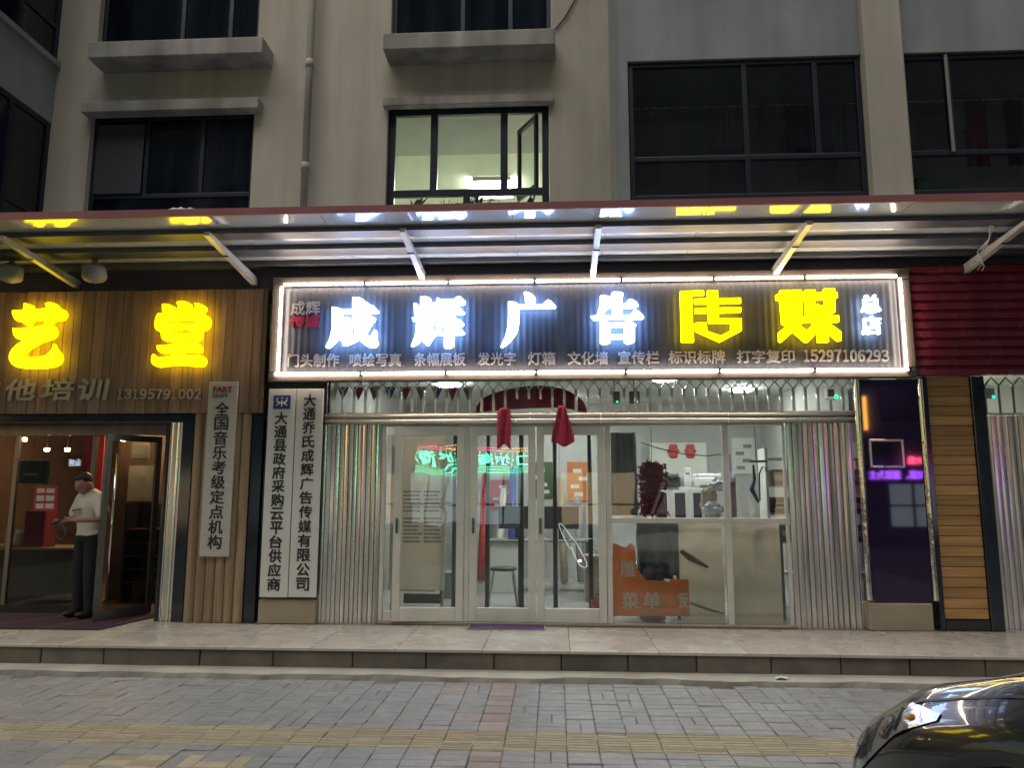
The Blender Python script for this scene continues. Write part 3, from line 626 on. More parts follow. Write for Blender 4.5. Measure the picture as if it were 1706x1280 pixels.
gl['gao'] = ([[(320,250),(370,240),(530,275),(520,200),(560,182),(690,185),(735,215),(712,280),(710,395),(760,395),(830,310),(880,312),(960,360),(995,425),(960,455),(715,465),(715,598),(850,590),(920,498),(970,505),(1060,580),(1095,635),(1080,655),(320,668),(215,682),(150,612),(255,605),(270,560),(310,400)], [(530,330),(535,400),(480,405),(500,370)], [(450,470),(530,465),(530,595),(335,598),(400,540)]], 970, 470, S1)
gl['gao_box'] = ([[(320,684),(380,688),(490,735),(740,725),(800,682),(870,705),(960,770),(930,800),(930,1060),(860,1095),(790,1098),(750,1070),(745,1008),(505,1010),(500,1075),(440,1100),(360,1108),(320,1085)], [(505,800),(745,795),(745,935),(500,940)]], 970, 470, S1)
gy = {}
gy['chuan_side'] = ([[(130,205),(510,195),(515,265),(315,270),(330,700),(350,1035),(150,1035),(140,600)]], 1120, 465, S2)
gy['chuan'] = ([[(575,195),(740,195),(745,325),(1115,315),(1120,395),(750,400),(755,480),(1120,470),(1120,545),(755,555),(755,655),(1125,650),(1130,850),(780,1035),(385,860),(375,725),(555,715),(565,860),(785,935),(960,850),(960,720),(600,720),(590,560),(375,560),(370,490),(585,480),(585,405),(370,405),(365,335),(580,325)]], 1120, 465, S2)
gy['mei'] = ([[(125,260),(190,240),(190,190),(335,185),(345,245),(370,240),(375,185),(535,185),(540,240),(600,235),(600,185),(760,185),(760,225),(905,225),(905,165),(1075,160),(1085,225),(1120,225),(1125,310),(1080,315),(1085,550),(965,603),(1145,603),(1150,705),(965,712),(1180,870),(1185,1015),(1130,1015),(975,870),(980,1035),(810,1035),(805,870),(640,1040),(600,1035),(405,865),(215,1035),(175,1030),(170,880),(290,775),(225,735),(190,340),(130,345)],
    [(340,335),(380,335),(400,690),(365,690)], [(550,340),(605,340),(620,580),(730,608),(575,615),(575,715),(760,715),(625,855),(515,770),(548,740)], [(750,340),(930,335),(930,410),(860,445),(755,410)], [(765,500),(860,525),(945,505),(860,550)]], 1280, 465, S2)
for k, (sp, ox, oy, sc) in gl.items(): glyph(sp, ox, oy, sc, GY, .06, 'led_white', sign, 'led_side')
for k, (sp, ox, oy, sc) in gy.items(): glyph(sp, ox, oy, sc, GY, .06, 'led_yellow', sign, 'rim_yellow')
for ch, bx_ in (('总', (1434,492,1466,521)), ('店', (1436,527,1467,557))):
    t = MB(); text_px(t, ch, *bx_, GY, bold=.010, depth=.05); t.build('character', 'led_white', sign)
row = [('门头制作',480,565),('喷绘写真',583,668),('条幅展板',690,775),('发光字',796,859),('灯箱',880,925),('文化墙',946,1013),('宣传栏',1030,1098),('标识标牌',1114,1208),('打字复印',1228,1323),('15297106293',1337,1481)]
for tx, a, c in row:
    yy = 601-.0088*((a+c)/2-480); h = 10.5 if tx[0] != '1' else 9.5
    t = MB(); (digits_px if tx[0] == '1' else text_px)(t, tx, a, yy-h, c, yy+h, -.128, bold=.014 if tx[0] != '1' else .03, depth=.016); t.build('lettering', 'letter_pale', sign)
t = MB(); text_px(t, '成辉', 485, 502, 533, 525, -.126, bold=.012, depth=.012); t.build('lettering', 'letter_pale', sign)
t = MB(); text_px(t, '传媒', 483, 526, 533, 545, -.126, bold=.03, depth=.012); t.build('lettering', 'letter_dimred', sign)

# left sign: brown planks with yellow characters
LZ0, LZ1 = at(220, 689, -.1).z, at(220, 484, -.1).z
XW = at(442, 590, -.1).x
ls = thing('plank_signboard', 'brown plank signboard with glowing yellow characters over the left shop', 'sign', (-5, -.08, LZ0))
MB().box(-7.4, XW-.005, -.06, -.003, LZ0+.01, LZ1-.01).build('backing', 'dark', ls)
x = -7.4; first = None
while x < XW-.02:
    wd = min(random.choice((.10, .115, .13, .145)), XW-x)
    MB().bbox(x+.0015, x+wd-.0015, -.095+random.uniform(-.004, .003), -.061, LZ0, LZ1+random.uniform(-.004, .004), .004).build('plank', 'plank', ls); x += wd
gk = {}
gk['yi'] = ([smooth_pts([(210,255),(370,250),(380,155),(430,152),(500,180),(530,232),(725,222),(705,150),(800,135),(870,165),(910,218),(985,250),(1015,310),(985,380),(930,405),(840,410),(800,475),(845,510),(868,580),(850,645),(800,685),(690,720),(560,775),(430,860),(385,925),(420,955),(560,965),(700,945),(770,895),(815,830),(832,765),(870,845),(930,910),(945,980),(920,1050),(850,1100),(700,1130),(350,1130),(240,1100),(175,1030),(160,950),(200,850),(300,760),(440,680),(330,700),(260,670),(225,610),(218,520),(260,530),(450,515),(670,480),(690,405),(515,410),(490,460),(430,480),(380,455),(365,422),(280,415),(230,360)], 2)], 0, 490, S3)
gk['tang'] = ([smooth_pts([(290,165),(380,162),(450,190),(482,240),(470,300),(520,295),(535,180),(505,140),(560,115),(640,118),(710,155),(718,190),(700,262),(760,235),(800,190),(780,145),(850,150),(920,185),(955,235),(910,300),(975,340),(1015,410),(1000,490),(950,550),(890,570),(885,650),(840,715),(760,710),(715,695),(640,720),(640,745),(760,740),(850,770),(890,820),(875,880),(830,895),(620,890),(610,935),(830,935),(910,960),(945,1010),(930,1075),(880,1110),(750,1100),(550,1085),(350,1100),(230,1115),(150,1080),(125,1010),(150,920),(200,965),(330,960),(455,935),(455,905),(300,908),(230,870),(210,790),(330,785),(470,755),(470,720),(340,720),(280,670),(268,580),(210,560),(175,490),(190,380),(235,295),(300,305)], 2),
    [(370,430),(500,410),(700,392),(790,405),(800,450),(700,448),(500,455),(370,478)], [(440,570),(550,548),(660,540),(705,565),(705,600),(560,600),(445,620)]], 240, 490, S3)
for k, (sp, ox, oy, sc) in gk.items(): glyph(sp, ox, oy, sc, -.165, .055, 'led_yellow', ls, 'rim_yellow')
for ch, a, c in (('他', 10, 60), ('培', 71, 123), ('训', 131, 179)):
    t = MB(); text_px(t, ch, a, 632, c, 667, -.106, bold=.016, depth=.016, shear=.12); t.build('lettering', 'letter_wood', ls)
t = MB(); text_px(t, '吉', -48, 634, -2, 667, -.106, bold=.016, depth=.016, shear=.12); t.build('lettering', 'letter_wood', ls)
t = MB(); digits_px(t, '13195791002', 194, 649, 336, 665, -.106, bold=.03, depth=.012); t.build('lettering', 'letter_wood', ls)
# right-hand red ribbed fascia
rx0 = at(1512, 540, -.09).x+.03; rz1 = at(1606, 446, -.09).z; rz0 = at(1606, 627, -.09).z
b = MB(); pr = []; z = rz0; i = 0
pz = .105
while z < rz1:
    pr += [(z, -.09), (z+.012, -.125), (z+pz-.03, -.125), (z+pz-.012, -.09)]; z += pz
b.sheet([[Vector((rx0+(8-rx0)*k/24, y+.004*math.sin(k*1.7+z*3), z)) for z, y in pr] for k in range(25)], flip=True)
tag(b.build('ribbed_fascia', 'corr_red'), 'dark red horizontally ribbed metal fascia right of the lit sign', 'fascia')
MB().box(-8, X(552, 660)-.05, -.002, .25, 2.26, 3.2).build('lintel_wall', 'dark', bld)
MB().box(X(552, 660)-.048, 8, -.002, .25, at(990, 634, -.02).z+.07, 3.2).build('lintel_wall', 'dark', bld)

# ================================================================== LEFT SHOP
GL_Y = .45
pil = thing('plank_pilaster', 'wooden plank pilaster left of the white name boards', 'pilaster', (X(372), -.05, 0))
xa, xb = X(318), X(414); n = 6
MB().box(xa, xb, -.04, .30, 0.001, LZ0-.002).build('core', 'dark', pil)
for i in range(n):
    a, c = xa+(xb-xa)*i/n, xa+(xb-xa)*(i+1)/n; g = []
    for z in (.002, LZ0-.003):
        g.append([Vector((a+(c-a)*(.02+.96*k/6), -.05-.03*math.sin(math.pi*k/6)**.6, z)) for k in range(7)])
    MB().sheet(g).build('plank', 'plank_pale', pil, smooth=True)
for px0, px1, lb in ((297, 317, 'black polished stone strip left of the wooden pilaster'), (415, 434, 'black polished stone strip right of the wooden pilaster')):
    o = MB().bbox(X(px0)+.003, X(px1)-.003, -.045, .28, .001, LZ0-.004, .004).build('stone_strip', 'marble_black'); tag(o, lb, 'stone strip', 'black stone strips by the pilaster')
# doorway lintel
o = MB().bbox(-7.4, X(317), -.05, .28, at(200, 702, -.05).z, LZ0-.004, .004).build('door_lintel', 'marble_black'); tag(o, 'black polished stone lintel under the plank signboard', 'lintel')
# silver vertical plaque on the pilaster
def plaque(name, label, cat, pxs, pys, Y, mat, chars, inkm, char_px, first, step, bold, group=None, lean=0.0):
    r = rect(pxs[0], pxs[1], pys[0], pys[1], Y); root = thing(name, label, cat, ((r[0]+r[1])/2, Y, r[2]), group)
    o = MB().bbox(r[0], r[1], Y, Y+.02, r[2], r[3], .003).build('board', mat, root)
    t = MB(); cw = char_px
    xm = (r[0]+r[1])/2; s = (r[1]-r[0])/(pxs[1]-pxs[0]); zf = r[3]-(first-pys[0])*(r[3]-r[2])/(pys[1]-pys[0]); st = step*(r[3]-r[2])/(pys[1]-pys[0])
    for i, ch in enumerate(chars):
        if ch == ' ': continue
        h = cw*s*.5; zc = zf-i*st; put_text(t, ch, xm-h, xm+h, zc-h*.96, zc+h*.96, Y-.003, bold=bold, depth=.004)
    t.build('lettering', inkm, root); return root, r, s
pr_, r, s = plaque('name_plaque', 'narrow brushed silver plaque with black vertical characters on wooden pilaster', 'plaque', (340, 389), (636, 928), -.115, 'plaque_metal', '全国音乐考级定点机构', 'ink', 22.5, 683, 24.6, .014)
t = MB(); put_text(t, 'PART', r[0]+.055, r[1]-.065, r[3]-.125, r[3]-.06, -.119, bold=.03, depth=.004); t.build('lettering', 'ink_red', pr_)
t = MB(); put_text(t, 'EXAM', r[0]+.055, r[1]-.12, r[3]-.185, r[3]-.14, -.119, bold=.0, depth=.004); t.build('lettering', 'ink', pr_)
# two white boards on a beige plinth
pth = MB().bbox(X(436, 1000), X(531, 1000), -.10, .25, .001, at(480, 1000, -.1).z, .008).build('stone_plinth', 'stone_beige'); bevel_mod(pth, .004); tag(pth, 'beige stone plinth below the two white name boards', 'plinth')
o = MB().bbox(X(436), X(531), -.02, .25, at(480, 1000, -.1).z+.003, 2.42, .004).build('pier', 'marble_black'); tag(o, 'black stone pier behind the two white name boards', 'pier')
p1, r, s = plaque('name_board', 'white vertical name board with blue emblem at its top', 'name board', (440, 486), (648, 996), -.14, 'plaque', '大通县政府采购云平台供应商', 'ink', 20.5, 699, 23.0, .018, 'white name boards')
MB().box((r[0]+r[1])/2-14.5*s, (r[0]+r[1])/2+14.5*s, -.1445, -.1405, r[3]-34*s, r[3]-11*s).build('emblem', 'ink_blue', p1)
e = MB(); ex, ez = (r[0]+r[1])/2, r[3]-23*s
for sg in (1, -1): e.tube([(ex+(k-4)/4*9*s, -.146, ez+sg*(-1.2*s)-sg*(-1)*((k-4)/4)**2*4.2*s-(2*s if sg < 0 else -0*s)) for k in range(9)], .9*s, 6)
e.tube([(ex, -.146, ez-7*s), (ex, -.146, ez+3*s)], .9*s, 6)
for dx, dz in ((-8, 6), (0, 7.5), (8, 6)): e.ball((ex+dx*s, -.1455, ez+dz*s), (1.4*s, .002, 1.4*s))
e.build('emblem_mark', 'plaque', p1)
plaque('name_board', 'white vertical name board beside the corrugated shutter, without emblem', 'name board', (487.4, 533), (648, 996), -.14, 'plaque', '大通乔氏成辉广告传媒有限公司', 'ink', 20.5, 668, 23.6, .018, 'white name boards')
# ribbed steel jamb of the left doorway
def corrugated(name, label, xa, xb, z0, z1, Y, pitch=.045, dep=.03, mat='steel_sheet', group=None, fold=0.0, seed=1):
    rr = random.Random(seed); b = MB(); pts = []; x = xa
    while x < xb-.001:
        p = pitch*rr.uniform(.9, 1.12); d = dep*rr.uniform(.75, 1.2); t = rr.uniform(-.25, .25)*dep
        pts += [(x, Y), (x+p*.10, Y-d+t), (x+p*.50, Y-d*1.12), (x+p*.88, Y-d-t)]; x += p
    pts = [(min(q[0], xb), q[1]) for q in pts]
    grid = [[Vector((q[0], q[1], z)) for i, q in enumerate(pts)] for z in (z0, (z0+z1)/2, z1)]
    b.sheet(grid); o = b.build(name, mat); tag(o, label, 'shutter', group); m = o.modifiers.new('thickness', 'SOLIDIFY'); m.thickness = .002; m.offset = 1; return o
corrugated('ribbed_jamb', 'narrow ribbed steel panel beside the left shop doorway', X(272), X(296), .004, at(290, 704, 0).z, .03, .032, .016)
jl = MB().bbox(X(268), X(272)-.002, -.02, .30, .001, at(290, 704, 0).z, .003).build('door_jamb', 'marble_black'); tag(jl, 'slim black doorjamb left of the ribbed steel panel', 'doorjamb')
# glazing and open door of the left shop
lgz = at(200, 712, GL_Y).z
sf = thing('glass_shopfront', 'dark framed glass front of the left shop', 'shopfront', (-6, GL_Y, 0))
MB().box(-7.5, X(268), GL_Y-.03, GL_Y+.03, lgz-.10, LZ0+.1).build('head_rail', 'steel_dark', sf)
xe = at(158, 860, GL_Y).x
MB().box(-7.5, xe, GL_Y-.025, GL_Y+.025, .002, .10).build('bottom_rail', 'frame_dark', sf)
for px in (-60, 20, 150): xx = at(px, 860, GL_Y).x; MB().box(xx-.025, xx+.025, GL_Y-.026, GL_Y+.026, .101, lgz-.101).build('post', 'steel_dark', sf)
for a, c in ((-60, 20), (20, 150)): MB().box(at(a, 860, GL_Y).x+.026, at(c, 860, GL_Y).x-.026, GL_Y-.005, GL_Y+.005, .101, lgz-.101).build('pane', 'glass_tint', sf)
hx, fx = at(247, 860, GL_Y).x+.10, at(168, 860, -.12).x
dl = math.hypot(hx-fx, GL_Y+.12); an = math.atan2(GL_Y+.12, hx-fx)
dr = thing('glass_door', 'open dark framed glass door of the left shop', 'door', (hx, GL_Y, .02))
d = Vector((-math.cos(an), -math.sin(an), 0)); A = Vector((hx, GL_Y, 0)); B = A+d*dl; U = Vector((0,0,1)); f = MB()
f.slab(A+U*.07, B+U*.07, .10, U, .045); f.slab(A+U*(lgz-.16), B+U*(lgz-.16), .07, U, .045)
for p in (A+d*.03, B-d*.03): f.slab(p+U*.025, p+U*(lgz-.125), .06, d, .046)
f.build('frame', 'steel_dark', dr)
MB().slab((A+B)/2+U*.1, (A+B)/2+U*(lgz-.18), .008, Vector((-d.y, d.x, 0)), dl-.1).build('pane', 'glass_tint', dr)
nrm = Vector((-d.y, d.x, 0)); nrm = nrm if nrm.y < 0 else -nrm
hp = B-d*.10+nrm*.06; MB().tube([hp+U*.25, hp+U*(lgz-.35)], .014, 8).build('handle', 'chrome', dr, smooth=True)
for zz in (.35, lgz-.5): MB().tube([hp+U*zz, hp-nrm*.05+U*zz], .010, 8).build('handle_post', 'chrome', dr)
MB().box(B.x-.04, B.x+.01, B.y-.03, B.y+.03, .004, .03).build('floor_spring', 'chrome', dr)
# room behind
rm = MB(); a0, a1, y0_, y1_, h_ = -8.2, X(270), GL_Y+.05, 4.6, 2.9
rm.add([(a0,y0_,.001),(a1,y0_,.001),(a1,y1_,.001),(a0,y1_,.001),(a0,y0_,h_),(a1,y0_,h_),(a1,y1_,h_),(a0,y1_,h_)], [(0,1,2,3),(7,6,5,4),(3,2,6,7),(0,3,7,4),(1,5,6,2)])
struct(rm.build('music_shop_room', 'room_brown'))
def obox(name, label, cat, px0, py0, px1, py1, Y, dep, mat, group=None, bev=.01):
    r = rect(px0, px1, py0, py1, Y); o = MB().bbox(r[0], r[1], Y, Y+dep, r[2], r[3], bev).build(name, mat); tag(o, label, cat, group); return o, r
lt = thing('ceiling_light', 'warm ceiling lamp inside the dim left shop', 'lamp', (-6.0, 2.2, 2.84))
MB().lathe((-6.0, 2.2, 2.84), [(0,0),(.16,0),(.18,.02),(.18,.05),(0,.05)], 16).build('shade', 'lamp_warm', lt)
lt = thing('ceiling_light', 'warm ceiling lamp deep behind the open glass door', 'lamp', (-4.75, 1.5, 2.84))
MB().lathe((-4.75, 1.5, 2.84), [(0,0),(.10,0),(.12,.02),(.12,.05),(0,.05)], 16).build('shade', 'lamp_warm', lt)
for px, py, Y, lb in ((78, 752, 2.4, 'small warm downlight in the left shop, nearest the menu board'), (112, 752, 2.4, 'small warm downlight in the left shop, above the man'), (40, 735, 1.6, 'small warm downlight at the left picture edge'), (205, 735, 1.3, 'small warm downlight behind the open glass door')):
    c = at(px, py, Y); q = thing('downlight', lb, 'lamp', c, 'small downlights in the left shop'); MB().lathe((c.x, Y, c.z), [(0,0),(.03,0),(.035,.04),(0,.045)], 12).build('bulb', 'lamp_warm', q); MB().tube([(c.x, Y, c.z+.046), (c.x, Y, 2.895)], .006, 6).build('cord', 'dark', q)
ct = thing('counter', 'dark counter behind the glass at the left picture edge', 'counter', (-7.2, 1.4, 0))
r = rect(-120, 110, 912, 1030, 1.2); MB().bbox(-8.1, r[1], 1.2, 1.8, .002, r[3]-.04, .01).build('body', 'dark', ct); MB().bbox(-8.15, r[1]+.03, 1.17, 1.83, r[3]-.039, r[3], .006).build('worktop', 'stone_beige', ct)
zc = r[3]
k = at(30, 900, 1.35); kt = thing('kettle', 'white kettle standing on the counter behind the glass', 'kettle', (k.x, 1.4, zc+.001))
MB().lathe((k.x, 1.4, zc+.001), [(0,0),(.09,0),(.10,.03),(.085,.16),(.06,.20),(.0,.21)], 16).build('body', 'white_paint', kt, smooth=True)
MB().tube([(k.x+.08,1.4,zc+.15),(k.x+.15,1.4,zc+.14),(k.x+.15,1.4,zc+.06),(k.x+.09,1.4,zc+.05)], .012, 8).build('handle', 'dark', kt); MB().ball((k.x,1.4,zc+.215), .015).build('lid_knob', 'dark', kt)
k = at(16, 900, 1.35); tag(MB().lathe((k.x, 1.36, zc+.001), [(0,0),(.06,0),(.075,.22),(.07,.22),(.055,.02),(0,.02)], 14).build('paper_roll', 'paper'), 'pale upright paper roll next to the kettle', 'paper roll')
o, r = obox('suitcase', 'dark red upright case behind the glass left of the man', 'case', 40, 848, 74, 909, 1.22, .25, 'red_cloth'); o.location.z = zc+.001
o = MB().tube([(o.location.x-.08,1.34,zc+.40),(o.location.x-.08,1.34,zc+.44),(o.location.x+.08,1.34,zc+.44),(o.location.x+.08,1.34,zc+.40)], .01, 6).build('carry_handle', 'dark', o)
bb = thing('menu_board', 'small dark board with pale writing hanging behind the glass', 'board', at(50, 806, .9))
r = rect(24, 78, 768, 806, .9); MB().box(r[0], r[1], .9, .92, r[2], r[3]).build('board', 'dark', bb); MB().box(r[0]-.02, r[1]+.02, .921, .935, r[2]-.02, r[3]+.02).build('frame', 'steel', bb)
MB().box(r[0]+.12, r[1]-.12, .896, .899, r[2]+.10, r[2]+.13).build('chalk_mark', 'letter_pale', bb)
MB().box((r[0]+r[1])/2-.004, (r[0]+r[1])/2+.004, .923, .931, r[3]+.02, 2.899).build('hanging_rod', 'dark', bb)
po = thing('notice_poster', 'red and white notice stuck on the left shop glass', 'poster', at(76, 852, GL_Y-.01))
r = rect(56, 95, 810, 852, GL_Y-.012); MB().box(r[0], r[1], GL_Y-.010, GL_Y-.0055, r[2], r[3]).build('sheet', 'red_paint', po)
for a, c in ((.10,.30), (.40,.62), (.72,.9)):
    for u, v in ((.12,.45), (.52,.88)): MB().box(r[0]+(r[1]-r[0])*u, r[0]+(r[1]-r[0])*v, GL_Y-.013, GL_Y-.0102, r[2]+(r[3]-r[2])*a, r[2]+(r[3]-r[2])*c).build('print_patch', 'paper', po)
# the wall behind the open door: paper sheet, small picture, shelf cabinet
o, r = obox('paper_sheet', 'large blank cream sheet on the wall behind the open door', 'sheet', 213, 776, 262, 836, 1.6, .012, 'paper', bev=.002)
o, r = obox('picture_frame', 'small framed picture above the cream sheet', 'picture', 219, 738, 250, 764, 1.6, .025, 'stone_beige', bev=.004)
MB().box(r[0]+.03, r[1]-.03, 1.594, 1.599, r[2]+.03, r[3]-.03).build('print', 'plastic_grey', o)
o, r = obox('partition', 'brown wooden partition behind the open door', 'partition', 188, 716, 300, 1012, 1.62, .05, 'plank'); o.location.z = .003
cbt = thing('bookcase', 'dark bookcase below the cream sheet behind the door', 'bookcase', (at(236, 970, 1.3).x, 1.45, 0))
r = rect(205, 275, 840, 972, 1.3)
MB().box(r[0], r[1], 1.55, 1.6, .3, r[3]).box(r[0], r[0]+.03, 1.3, 1.549, .003, r[3]).box(r[1]-.03, r[1], 1.3, 1.549, .003, r[3]).build('case', 'dark', cbt)
for i in range(5): MB().box(r[0]+.031, r[1]-.031, 1.305, 1.549, .25+i*.17, .27+i*.17).build('shelf', 'room_brown', cbt)
o, r = obox('red_banner', 'tall red banner hanging behind the open glass door', 'banner', 132, 720, 168, 905, 1.9, .02, 'red_cloth', bev=.002); o2 = MB().tube([(r[0]-.03,1.91,r[3]+.01),(r[1]+.03,1.91,r[3]+.01)], .012, 6).build('rod', 'steel', o)
MB().box((r[0]+r[1])/2-.003,(r[0]+r[1])/2+.003,1.905,1.915,r[3]+.02,2.899).build('cord','dark',o)
o, r = obox('wall_panel', 'pale yellow panel deep inside the left shop', 'panel', 22, 725, 44, 860, 3.0, .03, 'stone_beige'); o.location.z = .005; o.scale.z = 1.5
# dark doormat of the left shop
a = atz(165, 1050, .005); b_ = atz(210, 1028, .005); m = MB(); m.add([(-6.8, a.y, .003), (at(165,1050,a.y).x, a.y, .003), (at(215,1030,b_.y).x+.35, .42, .003), (-6.8, .42, .003), (-6.8, a.y, .012), (at(165,1050,a.y).x, a.y, .012), (at(215,1030,b_.y).x+.35, .42, .012), (-6.8, .42, .012)], [(0,3,2,1),(4,5,6,7),(0,1,5,4),(1,2,6,5),(2,3,7,6),(3,0,4,7)])
tag(m.build('door_mat', 'mat_dark'), 'dark maroon carpet in the left shop doorway', 'carpet')

# ================================================================== CENTRE SHOP
RZ0, RZ1 = Z(706, 990), Z(687, 990)          # steel rail between transom and doors
TZ1 = Z(634, 990, -.02)
# accordion gate showing in the transom
gate = thing('folding_gate', 'row of shiny steel gate bars in the transom above the doors', 'gate', (X(988, 660), -.03, RZ1))
gx0, gx1 = X(552, 660, -.03), X(1424, 660, -.03); nb = 44; first = None
for i in range(nb+1):
    x = gx0+(gx1-gx0)*i/nb; short = i in (16, 17, 18)
    zb = RZ1+.004 if not short else RZ1+.15
    MB().tube([(x, -.03, zb), (x, -.03, TZ1-.10)], .017, 10).build('bar', 'gate_steel', gate, smooth=True)
l = MB(); st = (gx1-gx0)/nb
for i in range(nb):
    x = gx0+st*i
    l.slab((x, -.045, TZ1-.11), (x+st/2, -.045, TZ1-.03), .014, Vector((0,-1,0)), .012); l.slab((x+st, -.045, TZ1-.11), (x+st/2, -.045, TZ1-.03), .014, Vector((0,-1,0)), .012)
    l.slab((x, -.052, TZ1+.03), (x+st/2, -.052, TZ1-.04), .012, Vector((0,-1,0)), .012); l.slab((x+st, -.052, TZ1+.03), (x+st/2, -.052, TZ1-.04), .012, Vector((0,-1,0)), .012)
l.build('lattice', 'gate_steel', gate)
MB().box(gx0, gx1, -.036, -.024, TZ1-.001, TZ1+.012).build('top_bar', 'steel_dark', gate)
# rail
rl = thing('steel_rail', 'polished double steel rail above the glass doors', 'rail', (X(988), -.05, RZ0))
for zz, rr in (((RZ0*.3+RZ1*.7), .030), ((RZ0*.78+RZ1*.22), .034)):
    MB().tube([(gx0-.05, -.05, zz), (gx1+.03, -.05, zz)], rr, 12).build('rail_tube', 'gate_steel', rl, smooth=True)
MB().box(gx0-.05, gx1+.03, -.045, .03, RZ0-.005, RZ1-.002).build('rail_back', 'steel_sheet', rl)
# corrugated folding shutters, left and right of the glass
corrugated('folding_shutter', 'folded corrugated steel shutter left of the glass doors', X(534), X(628), .004, RZ0-.004, .0, .052, .018, seed=3, group='corrugated folding shutters')
corrugated('folding_shutter', 'folded corrugated steel shutter right of the shop window', X(1316), X(1426), .004, RZ0-.004, .0, .056, .024, seed=5, group='corrugated folding shutters')
corrugated('folding_shutter', 'corrugated steel shutter at the right picture edge', X(1655), X(1850), .004, Z(693, 1680), .0, .055, .018, seed=9, group='corrugated folding shutters')
MB_ = MB().box(X(628), X(633), -.03, .03, .004, RZ0-.004).build('shutter_post', 'steel'); tag(MB_, 'slim steel post between the left shutter and the doors', 'post')
# glazing: pane frames and three doors
sf = thing('glass_shopfront', 'aluminium framed glass front with three doors and a window', 'shopfront', (X(970), 0, 0))
ZD0, ZD1 = .035, RZ0-.03
def apart(name, px0, px1, z0, z1, Y0=-.02, Y1=.03, mat='aluminium', parent=None, py=870):
    o = MB().bbox(X(px0, py), X(px1, py), Y0, Y1, z0, z1, .004).build(name, mat, parent or sf); return o
apart('threshold', 634, 1318, .002, .030, -.05, .05, 'stone_beige'); apart('head', 634, 1313, ZD1+.001, RZ0-.006)
for p0, p1 in ((634, 641), (774, 782), (1010, 1019)): apart('post', p0, p1, .031, ZD1, -.025, .032)
apart('post', 1309, 1314, .031, ZD1)
MB().box(X(641)+.002, X(656), .0, .006, .14, ZD1-.09).build('pane', 'glass_door', sf); apart('bottom_rail', 641.5, 656, .031, .138)
# leaf: built about its hinge
def leaf(pxa, pxb, ang, hinge_right, label, gl_='glass_door', handle='left'):
    xa, xb = X(pxa), X(pxb); hx = xb if hinge_right else xa; wd = xb-xa; sg = -1 if hinge_right else 1
    root = bpy.data.objects.new('door', None); COL.objects.link(root); root.parent = sf; root.location = Vector((hx, -.02, 0))-wloc(sf); root.rotation_euler = (0, 0, ang); root.empty_display_size = .1
    x0_, x1_ = (0, wd) if sg > 0 else (-wd, 0); st = .085
    f = MB(); f.bbox(x0_+.003, x0_+st, -.02, .025, ZD0, ZD1-.004, .004); f.bbox(x1_-st, x1_-.003, -.02, .025, ZD0, ZD1-.004, .004)
    f.bbox(x0_+st, x1_-st, -.019, .024, ZD0, ZD0+.15, .004); f.bbox(x0_+st, x1_-st, -.019, .024, ZD1-.10, ZD1-.004, .004)
    f.build('frame', 'aluminium', root, local=True)
    MB().box(x0_+st-.003, x1_-st+.003, .0, .006, ZD0+.147, ZD1-.098).build('pane', gl_, root, local=True)
    hx_ = x0_+st*.5 if handle == 'left' else x1_-st*.5
    MB().bbox(hx_-.014, hx_+.014, -.034, -.0195, .98, 1.15, .005).build('handle', 'steel_dark', root, local=True)
    MB().tube([(hx_, -.034, 1.0), (hx_, -.06, 1.01), (hx_, -.06, 1.12), (hx_, -.034, 1.13)], .007, 6).build('grip', 'steel_dark', root, local=True)
    root['label'] = label; return root
leaf(657, 773.5, R_(2.9), True, 'door leaf with text board behind it', 'glass_wavy')
leaf(782.5, 893, 0, False, 'middle door leaf above the purple mat')
leaf(894, 1009.5, 0, False, 'right door leaf with neon shape behind it')
# shop window: mullions and panes
zm = Z(868, 1160); xm = X(1213)
apart('mullion', 1207.5, 1217.5, .031, ZD1); 
MB().bbox(X(1019)+.001, X(1207.5)-.001, -.019, .029, zm-.03, zm+.03, .004).build('transom', 'aluminium', sf); MB().bbox(X(1217.5)+.001, X(1309)-.001, -.019, .029, zm-.03, zm+.03, .004).build('transom', 'aluminium', sf)
for a, c in ((1019, 1207.5), (1217.5, 1309)):
    for za_, zb_ in ((.031, zm-.031), (zm+.031, ZD1)): MB().box(X(a)+.001, X(c)-.001, .002, .008, za_, zb_).build('pane', 'glass_door', sf)
for i in range(6):
    a = gx0+(gx1-gx0)*i/6; c = gx0+(gx1-gx0)*(i+1)/6; MB().box(a+.004, c-.004, .030, .036, RZ1, TZ1+.06).build('pane', 'glass_clear', sf)
